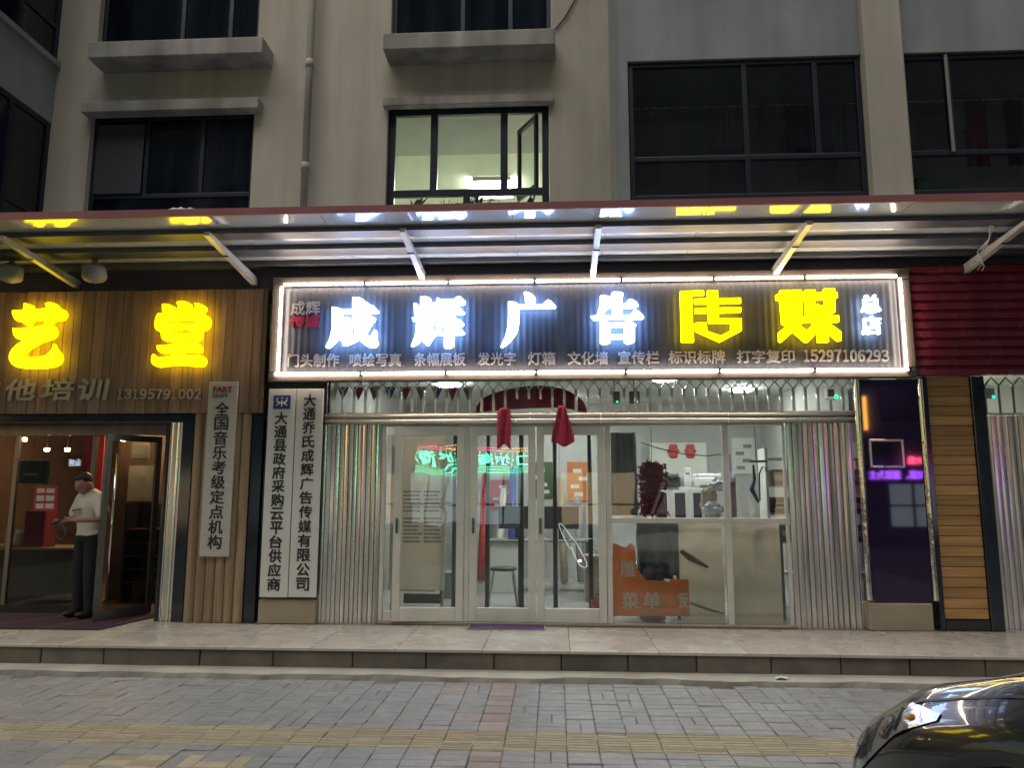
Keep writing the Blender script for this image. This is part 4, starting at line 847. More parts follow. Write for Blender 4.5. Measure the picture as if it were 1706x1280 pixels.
# room
rx0_, rx1_, ry1, rh = X(540), X(1436)+.2, 4.6, 2.95
rm = MB(); rm.add([(rx0_,.06,.002),(rx1_,.06,.002),(rx1_,ry1,.002),(rx0_,ry1,.002)], [(0,1,2,3)]); struct(rm.build('shop_floor', 'room_floor'))
rm = MB(); rm.add([(rx0_,.06,rh),(rx1_,.06,rh),(rx1_,ry1,rh),(rx0_,ry1,rh)], [(3,2,1,0)]); struct(rm.build('shop_ceiling', 'room_pale'))
rm = MB(); rm.add([(rx0_,ry1,.002),(rx1_,ry1,.002),(rx1_,ry1,rh),(rx0_,ry1,rh),(rx0_,.06,.002),(rx0_,.06,rh),(rx1_,.06,.002),(rx1_,.06,rh)], [(0,1,2,3),(4,0,3,5),(1,6,7,2)]); struct(rm.build('shop_wall', 'room_grey'))
for i, (px, Y, lb) in enumerate(((748, 1.9, 'round bright ceiling lamp behind the left transom bars'), (1108, 1.5, 'bright ceiling lamp behind the transom above the window'), (1235, 2.6, 'ceiling lamp near the right end of the transom'), (930, 3.4, 'ceiling lamp at the back of the lit shop'))):
    c = at(px, 655, Y); lt = thing('ceiling_light', lb, 'lamp', (c.x, Y, rh-.05), 'ceiling lamps in the lit shop')
    MB().lathe((c.x, Y, rh-.05), [(0,0),(.15,0),(.17,.015),(.17,.03),(0,.03)], 20).build('diffuser', 'lamp', lt); MB().lathe((c.x, Y, rh-.05), [(.17,.031),(.185,.031),(.185,.049),(.0,.049)], 20).build('base', 'white_paint', lt)
# red swag and two ribbons over the doors
c = at(885, 676, .13); sw = MB(); g = []
for i in range(17):
    u = i/16; a = math.pi*(1-u); x = c.x+.64*math.cos(a); zz = c.z-.12+.22*math.sin(a)**.8
    g.append([Vector((x, .13+.05*math.cos(q), zz+(.04+.10*math.sin(a))*math.sin(q)*(.95+.1*math.sin(9*u+q)))) for q in [2*math.pi*k/10 for k in range(11)]])
swo = sw.sheet(g).build('red_swag', 'red_silk', None, smooth=True); tag(swo, 'red fabric arch hanging behind the transom bars', 'decoration')
def ribbon(px0, px1, py0, py1, top0, label, seed, ease):
    rr = random.Random(seed); Y = -.10; g = []
    for i in range(13):
        u = i/12; py = py0+(py1-py0)*u; t = min(1, u*ease); l_ = top0[0]+(px0-top0[0])*t; r_ = top0[1]+(px1-top0[1])*t; row_ = []
        for k in range(9):
            v = k/8; p = at(l_+(r_-l_)*v, py+(4*math.sin(v*7+seed)*u*u), Y); row_.append(Vector((p.x, Y+.020*math.sin(v*11+u*2.5+seed)+.008*math.sin(v*23+u*5)-.004, p.z)))
        g.append(row_)
    o = MB().sheet(g, flip=True).build('red_ribbon', 'red_silk', None, smooth=True); m = o.modifiers.new('thickness', 'SOLIDIFY'); m.thickness = .004; tag(o, label, 'ribbon', 'red ribbons over the doors')
ribbon(828, 851, 680, 744, (834, 845), 'long narrow red ribbon hanging over the middle door', 1, 12)
ribbon(919, 957, 676, 741, (930, 941), 'wide flared red ribbon hanging over the right door', 4, 1.15)
def card(px0, py0, px1, py1, Y, dep, mat, parent, name, bev=.004):
    r = rect(px0, px1, py0, py1, Y); return MB().bbox(r[0], r[1], Y, Y+dep, r[2], r[3], bev).build(name, mat, parent), r
# white text board inside the left door
tb = thing('text_board', 'white standing board with columns of small text behind the left door', 'board', (at(705, 1000, .5).x, .5, .0025))
r = rect(650, 742, 735, 990, .5)
MB().box(r[0], r[1], .5, .504, .30, 2.1).build('panel', 'film', tb); MB().box(r[0]+.02, r[0]+.05, .531, .56, .0025, 2.0).box(r[1]-.05, r[1]-.02, .531, .56, .0025, 2.0).build('stand', 'steel', tb)
t = MB(); rr = random.Random(2)
for cx_ in (672, 706):
    for i in range(14):
        if i == 6: continue
        py = 818+i*6.4; q = rect(cx_, cx_+26+rr.uniform(-3, 4), py, py+3.2, .498); x = q[0]
        while x < q[1]:
            wd = rr.uniform(.010, .022); t.box(x, x+wd, .4965, .4985, q[2], q[3]); x += wd+rr.uniform(.004, .010)
t.build('print_lines', 'plastic_grey', tb)
card(672, 990, 733, 1006, .46, .03, 'dark', tb, 'foot_bar')
# dark display poles, stool, plants, office chair in the middle of the room
for px, Y, lb in ((812, .9, 'dark display pole behind the middle door, nearest its left edge'), (868, .7, 'thick dark display pole behind the middle door'), (925, .6, 'dark display pole behind the right door, near its handle'), (984, .55, 'dark display pole behind the right door, beside the plants'), (757, .55, 'grey display pole beside the white text board')):
    x = at(px, 900, Y).x; q = thing('display_pole', lb, 'pole', (x, Y, .003), 'display poles in the lit shop')
    MB().tube([(x, Y, .02), (x, Y, 2.15)], .028 if px != 868 else .036, 10).build('pole', 'dark' if px != 757 else 'steel_dark', q, smooth=True); MB().lathe((x, Y, .003), [(0,0),(.16,0),(.15,.015),(.03,.02),(0,.02)], 16).build('foot', 'dark', q)
x = at(838, 960, 1.3).x
stl = thing('stool', 'metal legged stool inside behind the middle door', 'stool', (x, 1.35, .003))
MB().lathe((x, 1.35, .45), [(0,0),(.17,0),(.175,.02),(.16,.04),(0,.045)], 18).build('seat', 'dark', stl, smooth=True)
for sx_, sy_ in ((1,1),(1,-1),(-1,1),(-1,-1)): MB().tube([(x+.12*sx_, 1.35+.12*sy_, .449), (x+.19*sx_, 1.35+.19*sy_, .004)], .011, 8).build('leg', 'chrome', stl)
for px, lb in ((1003, 'leafy green plant just inside the right door'),):
    c = at(px, 1000, .35); q = thing('potted_plant', lb, 'plant', (c.x, .35, .003)); MB().lathe((c.x, .35, .003), [(0,0),(.10,0),(.13,.22),(.12,.22),(.11,.2),(0,.2)], 16).build('pot', 'red_paint', q)
    f = MB(); rr = random.Random(3)
    for i in range(46):
        an = rr.uniform(0, 6.28); zz = .25+rr.uniform(0, .55); ln = rr.uniform(.07, .14); b0 = Vector((c.x+.03*math.cos(an), .35+.03*math.sin(an), zz)); d_ = Vector((math.cos(an), math.sin(an), rr.uniform(-.3,.6))).normalized(); s_ = d_.cross(Vector((0,0,1))).normalized()
        f.add([b0, b0+d_*ln*.5+s_*ln*.2, b0+d_*ln*.5-s_*ln*.2, b0+d_*ln], [(0,1,2),(1,3,2)])
    f.build('leaves', 'leaf', q); MB().tube([(c.x,.35,.2),(c.x,.35,.75)], .012, 6).build('stem', 'leaf', q)
# neon outline hung behind the right door
nz_ = thing('neon_outline', 'slim slanted outline of white light tube hung behind the right door glass', 'neon light', at(952, 906, .08))
out = smooth_pts([(931,874),(938,876),(950,893),(958,902),(969,921),(978,940),(974,946),(964,940),(953,915),(948,912),(938,893)], 3)
MB().tube([at(x_, y_, .08) for x_, y_ in out+out[:1]], .0018, 6, cap=False).build('tube', 'neon_dim', nz_)
MB().tube([at(x_, y_, .08) for x_, y_ in ((948,912),(955,898),(990,898))], .004, 6).build('bracket_tube', 'steel', nz_)
c = at(966, 935, .085); MB().ball(c, (.02,.006,.014)).build('red_bulb', 'neon_pink', nz_)
MB().tube([at(931,874,.08), at(932, 715, .08)], .002, 5).build('cord', 'dark', nz_)
# cabinet with printers seen through the window
cb = thing('white_cabinet', 'white office cabinet with glazed doors carrying the printers', 'cabinet', (at(1120, 900, 2.4).x, 2.6, .003))
r = rect(1085, 1178, 812, 870, 2.4); ctop = r[3]
MB().bbox(r[0], r[1], 2.4, 2.85, .003, ctop, .006).build('body', 'white_paint', cb)
for u0, u1 in ((.05, .33), (.37, .66), (.70, .95)):
    a, c = r[0]+(r[1]-r[0])*u0, r[0]+(r[1]-r[0])*u1; q = MB().bbox(a, c, 2.385, 2.3985, .06, ctop-.03, .003).build('door', 'white_paint', cb)
    MB().box(a+.04, c-.04, 2.381, 2.3845, .35, ctop-.08).build('pane', 'glass_night', q); MB().box(c-.03, c-.02, 2.37, 2.3845, .7, .8).build('handle', 'steel', q)
def printer(px0, py0, px1, py1, Y, label, dark):
    r = rect(px0, px1, py0, py1, Y); h = r[3]-r[2]; q = thing('printer', label, 'printer', ((r[0]+r[1])/2, Y+.15, ctop+.001), 'printers on the cabinet'); z = ctop+.001
    MB().bbox(r[0], r[1], Y, Y+.35, z, z+h*.72, .015).build('body', 'dark' if dark else 'white_paint', q); MB().bbox(r[0]+.02, r[1]-.02, Y+.03, Y+.33, z+h*.72+.001, z+h, .012).build('scanner_lid', 'plastic_grey' if dark else 'white_paint', q)
    MB().bbox(r[0]+.05, r[1]-.05, Y-.08, Y-.001, z+h*.16, z+h*.22, .003).build('paper_tray', 'steel_dark' if dark else 'paper', q)
printer(1098, 776, 1134, 800, 2.42, 'black printer on the white cabinet', True)
printer(1158, 770, 1204, 792, 2.42, 'white printer at the right end of the cabinet', False)
r = rect(1140, 1151, 774, 806, 2.42); tw = thing('computer_tower', 'slim white computer tower between the two printers', 'computer', ((r[0]+r[1])/2, 2.5, ctop+.001)); MB().bbox(r[0], r[1], 2.42, 2.75, ctop+.001, ctop+.001+(r[3]-r[2]), .008).build('case', 'white_paint', tw); MB().box(r[0]+.015, r[1]-.015, 2.414, 2.4195, ctop+.18, ctop+.2).build('drive_slot', 'dark', tw)
o, r = obox('wall_panel', 'pale green lit panel on the back wall behind the printers', 'panel', 1083, 738, 1178, 812, 4.4, .03, 'room_pale')
for px in (1122, 1150):
    c = at(px, 752, 4.38); q = thing('paper_flower', 'red paper flower left on the pale back panel' if px == 1122 else 'red paper flower right on the pale back panel', 'paper flower', c, 'red paper flowers')
    for k in range(6):
        a_ = k*math.pi/3; MB().ball((c.x+.05*math.cos(a_), 4.385, c.z+.08*math.sin(a_)), (.05,.006,.05)).build('petal', 'neon_pink' if False else 'red_paint', q)
# more stock and furniture in the depth of the room
rr = random.Random(21)
for k, (px, mt, lb) in enumerate(((664, 'paper', 'white vinyl roll leaning behind the left door, nearest the jamb'), (800, 'red_paint', 'red vinyl roll leaning behind the middle door'), (826, 'paper', 'white vinyl roll leaning behind the middle door'), (850, 'ink_blue', 'blue vinyl roll leaning behind the middle door'), (940, 'stone_beige', 'tan vinyl roll leaning behind the right door'), (968, 'plastic_grey', 'grey vinyl roll leaning behind the right door'))):
    c = at(px, 900, 3.6); hgt = rr.uniform(1.3, 1.9); t_ = thing('vinyl_roll', lb, 'roll', (c.x, 3.7, .003), 'vinyl rolls leaning at the back wall')
    MB().tube([(c.x, 3.75, .05), (c.x+rr.uniform(-.12,.12), 4.45, .05+hgt)], .06, 12).build('roll', mt, t_, smooth=True); MB().tube([(c.x, 3.745, .004), (c.x, 3.75, .049)], .035, 10).build('core', 'stone_beige', t_)
dx = at(900, 950, 2.6).x
dk = thing('desk', 'grey office desk in the middle of the lit shop', 'desk', (dx, 2.9, .003)); MB().bbox(dx-.75, dx+.75, 2.6, 3.2, .72, .75, .005).build('desk_top', 'plastic_grey', dk); MB().bbox(dx-.72, dx-.3, 2.63, 3.15, .003, .719, .005).build('drawer_unit', 'white_paint', dk)
for a in (dx+.68, dx+.72): MB().box(a-.015, a+.015, 2.65, 3.15, .003, .719).build('leg', 'steel_dark', dk)
for sx_, lb in ((-.35, 'black monitor at the left end of the desk'), (.30, 'black monitor at the right end of the desk')):
    q = thing('monitor', lb, 'monitor', (dx+sx_, 2.85, .751), 'monitors on the desk'); MB().bbox(dx+sx_-.27, dx+sx_+.27, 2.84, 2.87, .90, 1.23, .006).build('screen_case', 'dark', q); MB().box(dx+sx_-.03, dx+sx_+.03, 2.875, 2.9, .765, 1.0).build('neck', 'dark', q); MB().bbox(dx+sx_-.12, dx+sx_+.12, 2.78, 2.98, .751, .764, .003).build('foot', 'dark', q)
for px, py0, py1, w_, mt, lb in ((690, 735, 790, 30, 'ink_blue', 'blue poster on the back wall left'), (835, 800, 850, 36, 'red_paint', 'red poster on the back wall above the desk'), (905, 770, 830, 34, 'leaf', 'green poster on the back wall'), (965, 770, 835, 40, 'orange', 'orange poster on the back wall beside the window'), (1240, 730, 790, 40, 'paper', 'white poster on the back wall at right')):
    r = rect(px-w_/2, px+w_/2, py0, py1, 4.57); q = thing('wall_poster', lb, 'poster', ((r[0]+r[1])/2, 4.58, r[2]), 'posters on the back wall'); MB().box(r[0], r[1], 4.575, 4.585, r[2], r[3]).build('sheet', mt, q)
    for k in range(4): u = rr.uniform(.1,.5); MB().box(r[0]+(r[1]-r[0])*u, r[0]+(r[1]-r[0])*(u+.35), 4.57, 4.5745, r[2]+(r[3]-r[2])*(.12+.2*k), r[2]+(r[3]-r[2])*(.22+.2*k)).build('print_patch', 'paper' if mt != 'paper' else 'plastic_grey', q)
for k, (px, Y, wd, hg, mt, lb) in enumerate(((700, 3.0, .5, .45, 'stone_beige', 'large tan carton on the floor behind the text board'), (760, 2.2, .4, .35, 'plastic_grey', 'grey carton on the floor between the door poles'), (1000, 2.0, .42, .6, 'stone_beige', 'upright tan carton behind the right door'), (1070, 2.0, .5, .5, 'paper', 'white carton on the floor left of the cabinet'))):
    x = at(px, 950, Y).x; q = thing('carton', lb, 'carton', (x, Y, .003), 'cartons on the shop floor'); MB().bbox(x-wd/2, x+wd/2, Y-.2, Y+.2, .003, hg, .008).build('box', mt, q); MB().box(x-.03, x+.03, Y-.203, Y-.2005, hg*.4, hg-.002).build('tape', 'plaster_light', q)
bn = thing('bunting', 'string of blue, red and yellow pennants behind the left transom bars', 'bunting', at(690, 645, .35))
MB().tube([at(560, 642, .35), at(690, 645, .35), at(800, 642, .35)], .003, 5).build('string', 'paper', bn)
for k in range(9):
    p = at(572+k*26, 645, .35); o = MB().add([(p.x-.07,.35,p.z+.0),(p.x+.07,.35,p.z+.0),(p.x,.34,p.z-.17)], [(0,1,2)]).build('pennant', ('ink_blue', 'red_silk', 'paver_yellow')[k % 3], bn); o.modifiers.new('t', 'SOLIDIFY').thickness = .002
# grey roller curtain, red tinsel, bags, boxes, tools
g = []
for i in range(5):
    z = zm+.05+(ZD1-.06-zm-.05)*i/4; g.append([Vector((X(1022)+(X(1066)-X(1022))*k/16, .16+.02*math.sin(k*1.6+i*.2), z)) for k in range(17)])
cu_ = MB().sheet(g).build('curtain', 'plastic_grey', None, smooth=True); tag(cu_, 'grey gathered curtain at the left edge of the shop window', 'curtain'); cu_.modifiers.new('t', 'SOLIDIFY').thickness = .004
tin = MB(); rr = random.Random(5)
for i in range(900):
    p = at(rr.gauss(1086, 10), 812+rr.uniform(-40, 44), .55+rr.uniform(-.08, .08)); d_ = Vector((rr.uniform(-1,1), rr.uniform(-1,1), rr.uniform(-1.4,.6))).normalized()*rr.uniform(.04,.10); s_ = d_.cross(Vector((.3,1,.2))).normalized()*.018
    tin.add([p-s_, p+s_, p+d_], [(0,1,2)])
q = tin.build('red_tinsel', 'red_cloth'); tag(q, 'bushy red tinsel bundle hanging in the shop window', 'tinsel')
c = at(1086, 775, .55); MB().tube([(c.x, .55, c.z-.1), (c.x, .55, 2.94)], .004, 5).build('cord', 'dark', q)
def blob(px, py, Y, rad, label, mat, name='plastic_bag', cat='bag', seed=1, z=None):
    c = at(px, py, Y); rr = random.Random(seed); g = []; ph = [rr.uniform(0, 6.28) for _ in range(6)]
    for i in range(25):
        a_ = math.pi*i/24; g.append([])
        for k in range(41):
            q_ = 2*math.pi*k/40; f_ = 1+.13*math.sin(2*q_+ph[0]+2*a_)+.10*math.sin(5*q_+ph[1]-3*a_)+.08*math.sin(5*a_+ph[2])+.06*math.sin(9*q_+ph[3]+7*a_)+.05*math.sin(11*a_-4*q_+ph[4])
            g[-1].append(Vector((c.x+rad[0]*f_*math.sin(a_)*math.cos(q_), Y+rad[1]*f_*math.sin(a_)*math.sin(q_), c.z+rad[2]*f_*math.cos(a_))))
    o = MB().sheet(g).build(name, mat, None, smooth=True); tag(o, label, cat); return o
# window-side table that carries the bags
tx0, tx1 = X(1120, 870, .5), X(1306, 870, .5); tz = Z(866, 1200, .5)-.02
tbl = thing('work_table', 'work table standing behind the shop window', 'table', ((tx0+tx1)/2, .7, .003)); MB().bbox(tx0, tx1, .45, 1.05, tz-.03, tz, .004).build('table_top', 'paper', tbl)
for a in (tx0+.05, tx1-.05):
    for b_ in (.5, 1.0): MB().box(a-.02, a+.02, b_-.02, b_+.02, .003, tz-.031).build('leg', 'steel_dark', tbl)
o = blob(1188, 850, .62, (.11,.10,.09), 'clear plastic bag lying on the table behind the window', 'bag', seed=2); o.location.z = tz+.002
o = blob(1180, 812, .9, (.09,.09,.17), 'tan wrapped bundle standing behind the plastic bag', 'stone_beige', 'wrapped_bundle', 'bundle', 6); o.location.z = tz+.002
o = blob(1196, 790, .9, (.10,.08,.07), 'crumpled white bag on top of the tan bundle', 'bag', seed=8); o.location.z = tz+.34
cbl = MB().tube([at(1068, 738, .2), at(1100, 748, .2), at(1140, 757, .2), at(1178, 760, .2), at(1204, 757, .2)], .006, 6).build('cable', 'black_trim'); tag(cbl, 'black cable sagging across the upper shop window', 'cable')
sh = thing('storage_shelf', 'white storage shelf behind the right window panes', 'shelf', (X(1290, 870, 1.4), 1.5, .003)); xa_, xb_ = at(1278, 800, 1.4).x, at(1330, 800, 1.4).x
for a in (xa_, xb_): MB().box(a-.015, a+.015, 1.4, 1.75, .003, 2.0).build('upright', 'white_paint', sh)
for zz in (.4, .8, 1.15, 1.5, 1.85): MB().box(xa_+.016, xb_-.016, 1.4, 1.75, zz, zz+.025).build('shelf_board', 'white_paint', sh)
for i, (zz, mt, lb) in enumerate(((.826, 'plastic_grey', 'grey box on the lower visible board of the white shelf'), (1.176, 'dark', 'dark box on the middle board of the white shelf'), (1.526, 'stone_beige', 'tan box on the upper board of the white shelf'))):
    o = MB().bbox(xa_+.06, xb_-.08, 1.43, 1.7, zz, zz+.2, .008).build('storage_box', mt); tag(o, lb, 'box', 'boxes on the white shelf'); MB().box(xa_+.10, xa_+.22, 1.425, 1.4295, zz+.06, zz+.13).build('sticker', 'paper', o)
hk = thing('hanging_tools', 'black tools hanging on hooks behind the right window pane', 'tools', at(1256, 775, .8)); 
MB().tube([at(1255, 775, .8), at(1257, 800, .8), at(1252, 815, .8), at(1264, 838, .8)], [.012,.02,.03,.016], 8).build('spray_gun', 'dark', hk)
MB().tube([at(1266, 835, .8), at(1265, 790, .8), at(1270, 778, .8), at(1276, 780, .8), at(1276, 786, .8)], .009, 6).build('hose_hook', 'dark', hk); MB().box(at(1250,770,.8).x, at(1278,770,.8).x, .8, .82, at(1260,771,.8).z, at(1260,767,.8).z).build('hook_rail', 'steel_dark', hk)
q = at(1260, 768, .8); MB().tube([(q.x, .81, q.z), (q.x, .81, 2.94)], .004, 5).build('cord', 'dark', hk)
o, r = obox('red_blue_cloth', 'red and blue striped flag standing beside the window mullion', 'flag', 1219, 772, 1226, 838, .4, .03, 'red_cloth'); o.location.z = tz+.002 if False else tz+.05
MB().box(r[0]-.01, r[0]-.002, .40, .43, tz+.003, r[3]+.1).build('flag_stick', 'ink_blue', o)
# boards standing behind the lower panes
ob = thing('orange_board', 'orange menu board with white characters behind the lower window pane', 'board', (X(1072), .05, .003))
pts = [(1021, 905), (1042, 913), (1050, 905), (1058, 912), (1060, 945), (1075, 968), (1105, 968), (1128, 973), (1132, 1027), (1021, 1027)]
P_ = [at(a, b_, .06) for a, b_ in pts]; vs_, fs_ = curve_mesh([[(p.x, p.z) for p in P_]], .012); mb_ = MB(); mb_.add([(v.x, .06-v.z, v.y) for v in vs_], fs_); o = mb_.build('board', 'film_orange', ob)
for tx, bx_ in (('雕', (1034, 934, 1058, 962)), ('菜', (1037, 988, 1064, 1014)), ('单', (1072, 988, 1100, 1014)), ('板', (1122, 988, 1148, 1014))):
    if tx == '板': continue
    t = MB(); text_px(t, tx, *bx_, .051, bold=.02, depth=.003); t.build('lettering', 'orange_text', ob)
ob2 = thing('orange_board', 'narrow orange board edge with one character right of the menu board', 'board', (X(1140), .09, .003))
r = rect(1118, 1148, 966, 1027, .09); MB().bbox(r[0], r[1], .09, .102, r[2], r[3], .002).build('board', 'film_orange', ob2); t = MB(); text_px(t, '板', 1124, 988, 1147, 1014, .087, bold=.02, depth=.003); t.build('lettering', 'orange_text', ob2)
wb_ = thing('cream_sheet', 'large cream panel leaning behind the lower left window pane', 'display sheet', (X(1160), .16, .003)); MB().box(X(1132), X(1206), .10, .103, .003, zm-.02).build('sheet', 'film', wb_); MB().bbox(X(1134), X(1204), .1035, .12, .1, .13, .004).build('batten', 'stone_beige', wb_)
wb_ = thing('cream_sheet', 'cream panel filling the lower right window pane', 'display sheet', (X(1265), .12, .003)); MB().box(X(1220), X(1302), .10, .103, .003, zm-.02).build('sheet', 'film', wb_); MB().bbox(X(1222), X(1300), .1035, .12, .1, .13, .004).build('batten', 'stone_beige', wb_)
def drape(name, label, cat, top, bot, Y, mat, seed):
    g = []
    for i in range(13):
        u = i/12; row_ = []
        for k in range(25):
            v = k/24; xl = top[0]+(bot[0]-top[0])*u; xr = top[1]+(bot[1]-top[1])*u; p = at(xl+(xr-xl)*v+1.5*math.sin(u*9+seed), top[2]+(bot[2]-top[2])*u+3*math.sin(v*6+seed)*u+2*math.sin(v*17+seed)*u, Y)
            row_.append(Vector((p.x, Y+.014*math.sin(v*14+u*3+seed)+.008*math.sin(v*29-u*4), p.z)))
        g.append(row_)
    o = MB().sheet(g, flip=True).build(name, mat, None, smooth=True); m = o.modifiers.new('t', 'SOLIDIFY'); m.thickness = .005; tag(o, label, cat); return o
drape('dust_sheet', 'grey plastic sheet hanging behind the lower window pane', 'sheet', (1060, 1131, 872), (1063, 1130, 958), .12, 'bag_grey', 2)
drape('cloth', 'navy cloth hanging just above the orange board', 'cloth', (1066, 1112, 938), (1072, 1118, 966), .085, 'blue_bag', 5)
st_ = MB().tube([at(1134, 918, .10), at(1150, 930, .09), at(1180, 946, .09)], [.02,.035,.012], 8).build('wooden_paddle', 'room_brown'); tag(st_, 'dark wooden paddle slanting behind the lower window pane', 'paddle')
st_ = MB().tube([at(1150, 1005, .10), at(1180, 1016, .10), at(1206, 1023, .10)], [.010,.014,.008], 8).build('stick', 'room_brown'); tag(st_, 'thin dark stick near the foot of the cream panel', 'stick')
o, r = obox('clutter_box', 'tall grey carton behind the upper left window pane', 'carton', 1064, 858, 1105, 905, .35, .3, 'stone_beige'); o.location.z = .004; o.scale.z = 2.6
# gate lamp and doormat
gp = at(1386, 655, -.08); q = thing('alarm_box', 'small white box with green light in the transom corner', 'alarm', gp); MB().bbox(gp.x-.07, gp.x+.05, -.095, -.045, gp.z-.07, gp.z+.06, .008).build('case', 'white_paint', q); MB().box(gp.x-.05, gp.x+.02, -.098, -.0955, gp.z-.04, gp.z+.04).build('screen', 'dark', q); MB().ball((gp.x+.04, -.10, gp.z-.045), .016).build('indicator', 'neon_green', q)
for px, lb in ((1057, 'grey speaker behind the transom bars, right of the red arch'), (1024, 'small dark speaker behind the transom bars beside the red arch')):
    c = at(px, 662, .2); q = thing('small_speaker', lb, 'speaker', (c.x, .2, c.z-.06), 'speakers behind the transom'); MB().bbox(c.x-.06, c.x+.06, .2, .3, c.z-.07, c.z+.07, .01).build('cabinet', 'plastic_grey', q); MB().box(c.x-.005, c.x+.005, .25, .26, c.z+.0705, 2.94).build('bracket', 'dark', q); MB().ball((c.x+.03, .198, c.z-.055), .008).build('indicator', 'neon_green', q)
a, b_ = atz(777, 1049, .004), atz(908, 1036, .004); m = MB().bbox(a.x+.02, atz(906, 1049, .004).x, a.y, b_.y, .003, .014, .004)
mt_ = thing('door_mat', 'small purple doormat in front of the middle door', 'doormat', ((a.x+b_.x)/2, (a.y+b_.y)/2, .003)); m.build('pile', 'mat_purple', mt_)
xx0, xx1 = a.x+.02, atz(906, 1049, .004).x; MB().box(xx0-.025, xx1+.025, a.y-.02, a.y-.001, .003, .009).box(xx0-.025, xx0-.001, a.y, b_.y, .003, .009).box(xx1+.001, xx1+.025, a.y, b_.y, .003, .009).build('border', 'plastic_grey', mt_)

# ================================================================== RIGHT OF THE SHOP
bp = thing('black_glass_pilaster', 'glossy black glass pilaster with crinkled chrome edges', 'pilaster', (X(1492), -.05, 0))
pz0, pz1 = Z(1006, 1500, -.12), Z(632, 1490, -.1)
MB().bbox(X(1441), X(1537), -.10, .25, pz0+.003, pz1, .004).build('glass_face', 'glass_black', bp)
for a, c in ((1430, 1440), (1538, 1547)):
    g = []; rr = random.Random(a)
    for i in range(27): g.append([Vector((X(a)+(X(c)-X(a))*k/4, -.10-.035*math.sin(math.pi*k/4)+rr.uniform(-.004,.004), .31+(pz1-.31)*i/26)) for k in range(5)])
    MB().sheet(g).build('chrome_trim', 'chrome', bp, smooth=True)
o = MB().bbox(X(1441, 1020), X(1546, 1020), -.12, .25, .001, pz0, .01).build('stone_plinth', 'stone_beige'); tag(o, 'beige stone plinth under the black glass pilaster', 'plinth')
pf = thing('picture_frame', 'white framed dark picture hung on the black glass pilaster', 'picture', at(1477, 780, -.12)); r = rect(1449, 1507, 732, 780, -.125); MB().box(r[0]+.02, r[1]-.02, -.118, -.103, r[2]+.02, r[3]-.02).build('picture', 'glass_night', pf)
f = MB(); f.bbox(r[0], r[0]+.025, -.13, -.102, r[2], r[3], .004); f.bbox(r[1]-.025, r[1], -.13, -.102, r[2], r[3], .004); f.bbox(r[0]+.0255, r[1]-.0255, -.13, -.102, r[3]-.025, r[3], .004); f.bbox(r[0]+.0255, r[1]-.0255, -.13, -.102, r[2], r[2]+.025, .004); f.build('frame', 'steel', pf)
# wooden slat panel between black posts
wp = thing('slat_panel', 'orange brown panel of horizontal wooden slats in a black frame', 'panel', (X(1600), -.03, 0))
wx0, wx1 = X(1558), X(1631); wz1 = Z(629, 1600)
MB().box(wx0, wx1, -.02, .2, .11, wz1).build('backing', 'dark', wp)
ns = 24
for i in range(ns):
    za_ = .115+(wz1-.115)*i/ns; zb_ = .115+(wz1-.115)*(i+1)/ns; MB().bbox(wx0+.002, wx1-.002, -.045+random.uniform(-.003,.002), -.021, za_+.003, zb_-.003, .004).build('slat', 'slat_wood', wp)
for a, c in ((1548.5, 1557.5), (1631.5, 1654)): MB().bbox(X(a)+.001, X(c)-.001, -.07, .2, .001, wz1, .005).build('post', 'marble_black', wp)
MB().bbox(wx0+.001, wx1-.001, -.06, .2, .001, .108, .004).build('bottom_rail', 'marble_black', wp)
# neighbouring shop's transom at the right edge
nx0, nx1 = X(1657), X(1850); q = thing('folding_gate', 'steel gate bars in the transom at the right picture edge', 'gate', (nx0+.3, -.03, Z(688, 1680))); zb_ = Z(689, 1680); zt_ = Z(630, 1680)
for i in range(9): x = nx0+(nx1-nx0)*i/8; MB().tube([(x, -.03, zb_), (x, -.03, zt_-.08)], .013, 8).build('bar', 'steel_dark', q, smooth=True)
l = MB(); st = (nx1-nx0)/8
for i in range(8):
    x = nx0+st*i; l.slab((x,-.04,zt_-.09),(x+st/2,-.04,zt_),.014,Vector((0,-1,0)),.012); l.slab((x+st,-.04,zt_-.09),(x+st/2,-.04,zt_),.014,Vector((0,-1,0)),.012)
l.build('lattice', 'steel_dark', q); MB().box(nx0, nx1, -.04, .03, Z(693, 1680)+.002, zb_-.001).build('rail', 'steel_sheet', q)
rm = MB(); rm.add([(nx0-.1,.06,2.2),(8,.06,2.2),(8,2.5,2.2),(nx0-.1,2.5,2.2),(nx0-.1,.06,2.95),(8,.06,2.95),(8,2.5,2.95),(nx0-.1,2.5,2.95)], [(0,1,2,3),(7,6,5,4),(3,2,6,7),(0,3,7,4),(1,5,6,2)]); struct(rm.build('neighbour_room', 'room_pale'))
lt = thing('ceiling_light', 'ceiling lamp inside the shop at the right picture edge', 'lamp', (nx0+.55, 1.0, 2.90)); MB().lathe((nx0+.55, 1.0, 2.90), [(0,0),(.12,0),(.13,.02),(0,.03)], 16).build('diffuser', 'lamp', lt)
gp = at(1648, 655, -.07); q = thing('alarm_box', 'small dark box with green light beside the right transom', 'alarm', gp); MB().bbox(gp.x-.05, gp.x+.05, -.09, -.045, gp.z-.06, gp.z+.05, .006).build('case', 'plastic_grey', q); MB().ball((gp.x+.03, -.093, gp.z-.045), .012).build('indicator', 'neon_green', q)

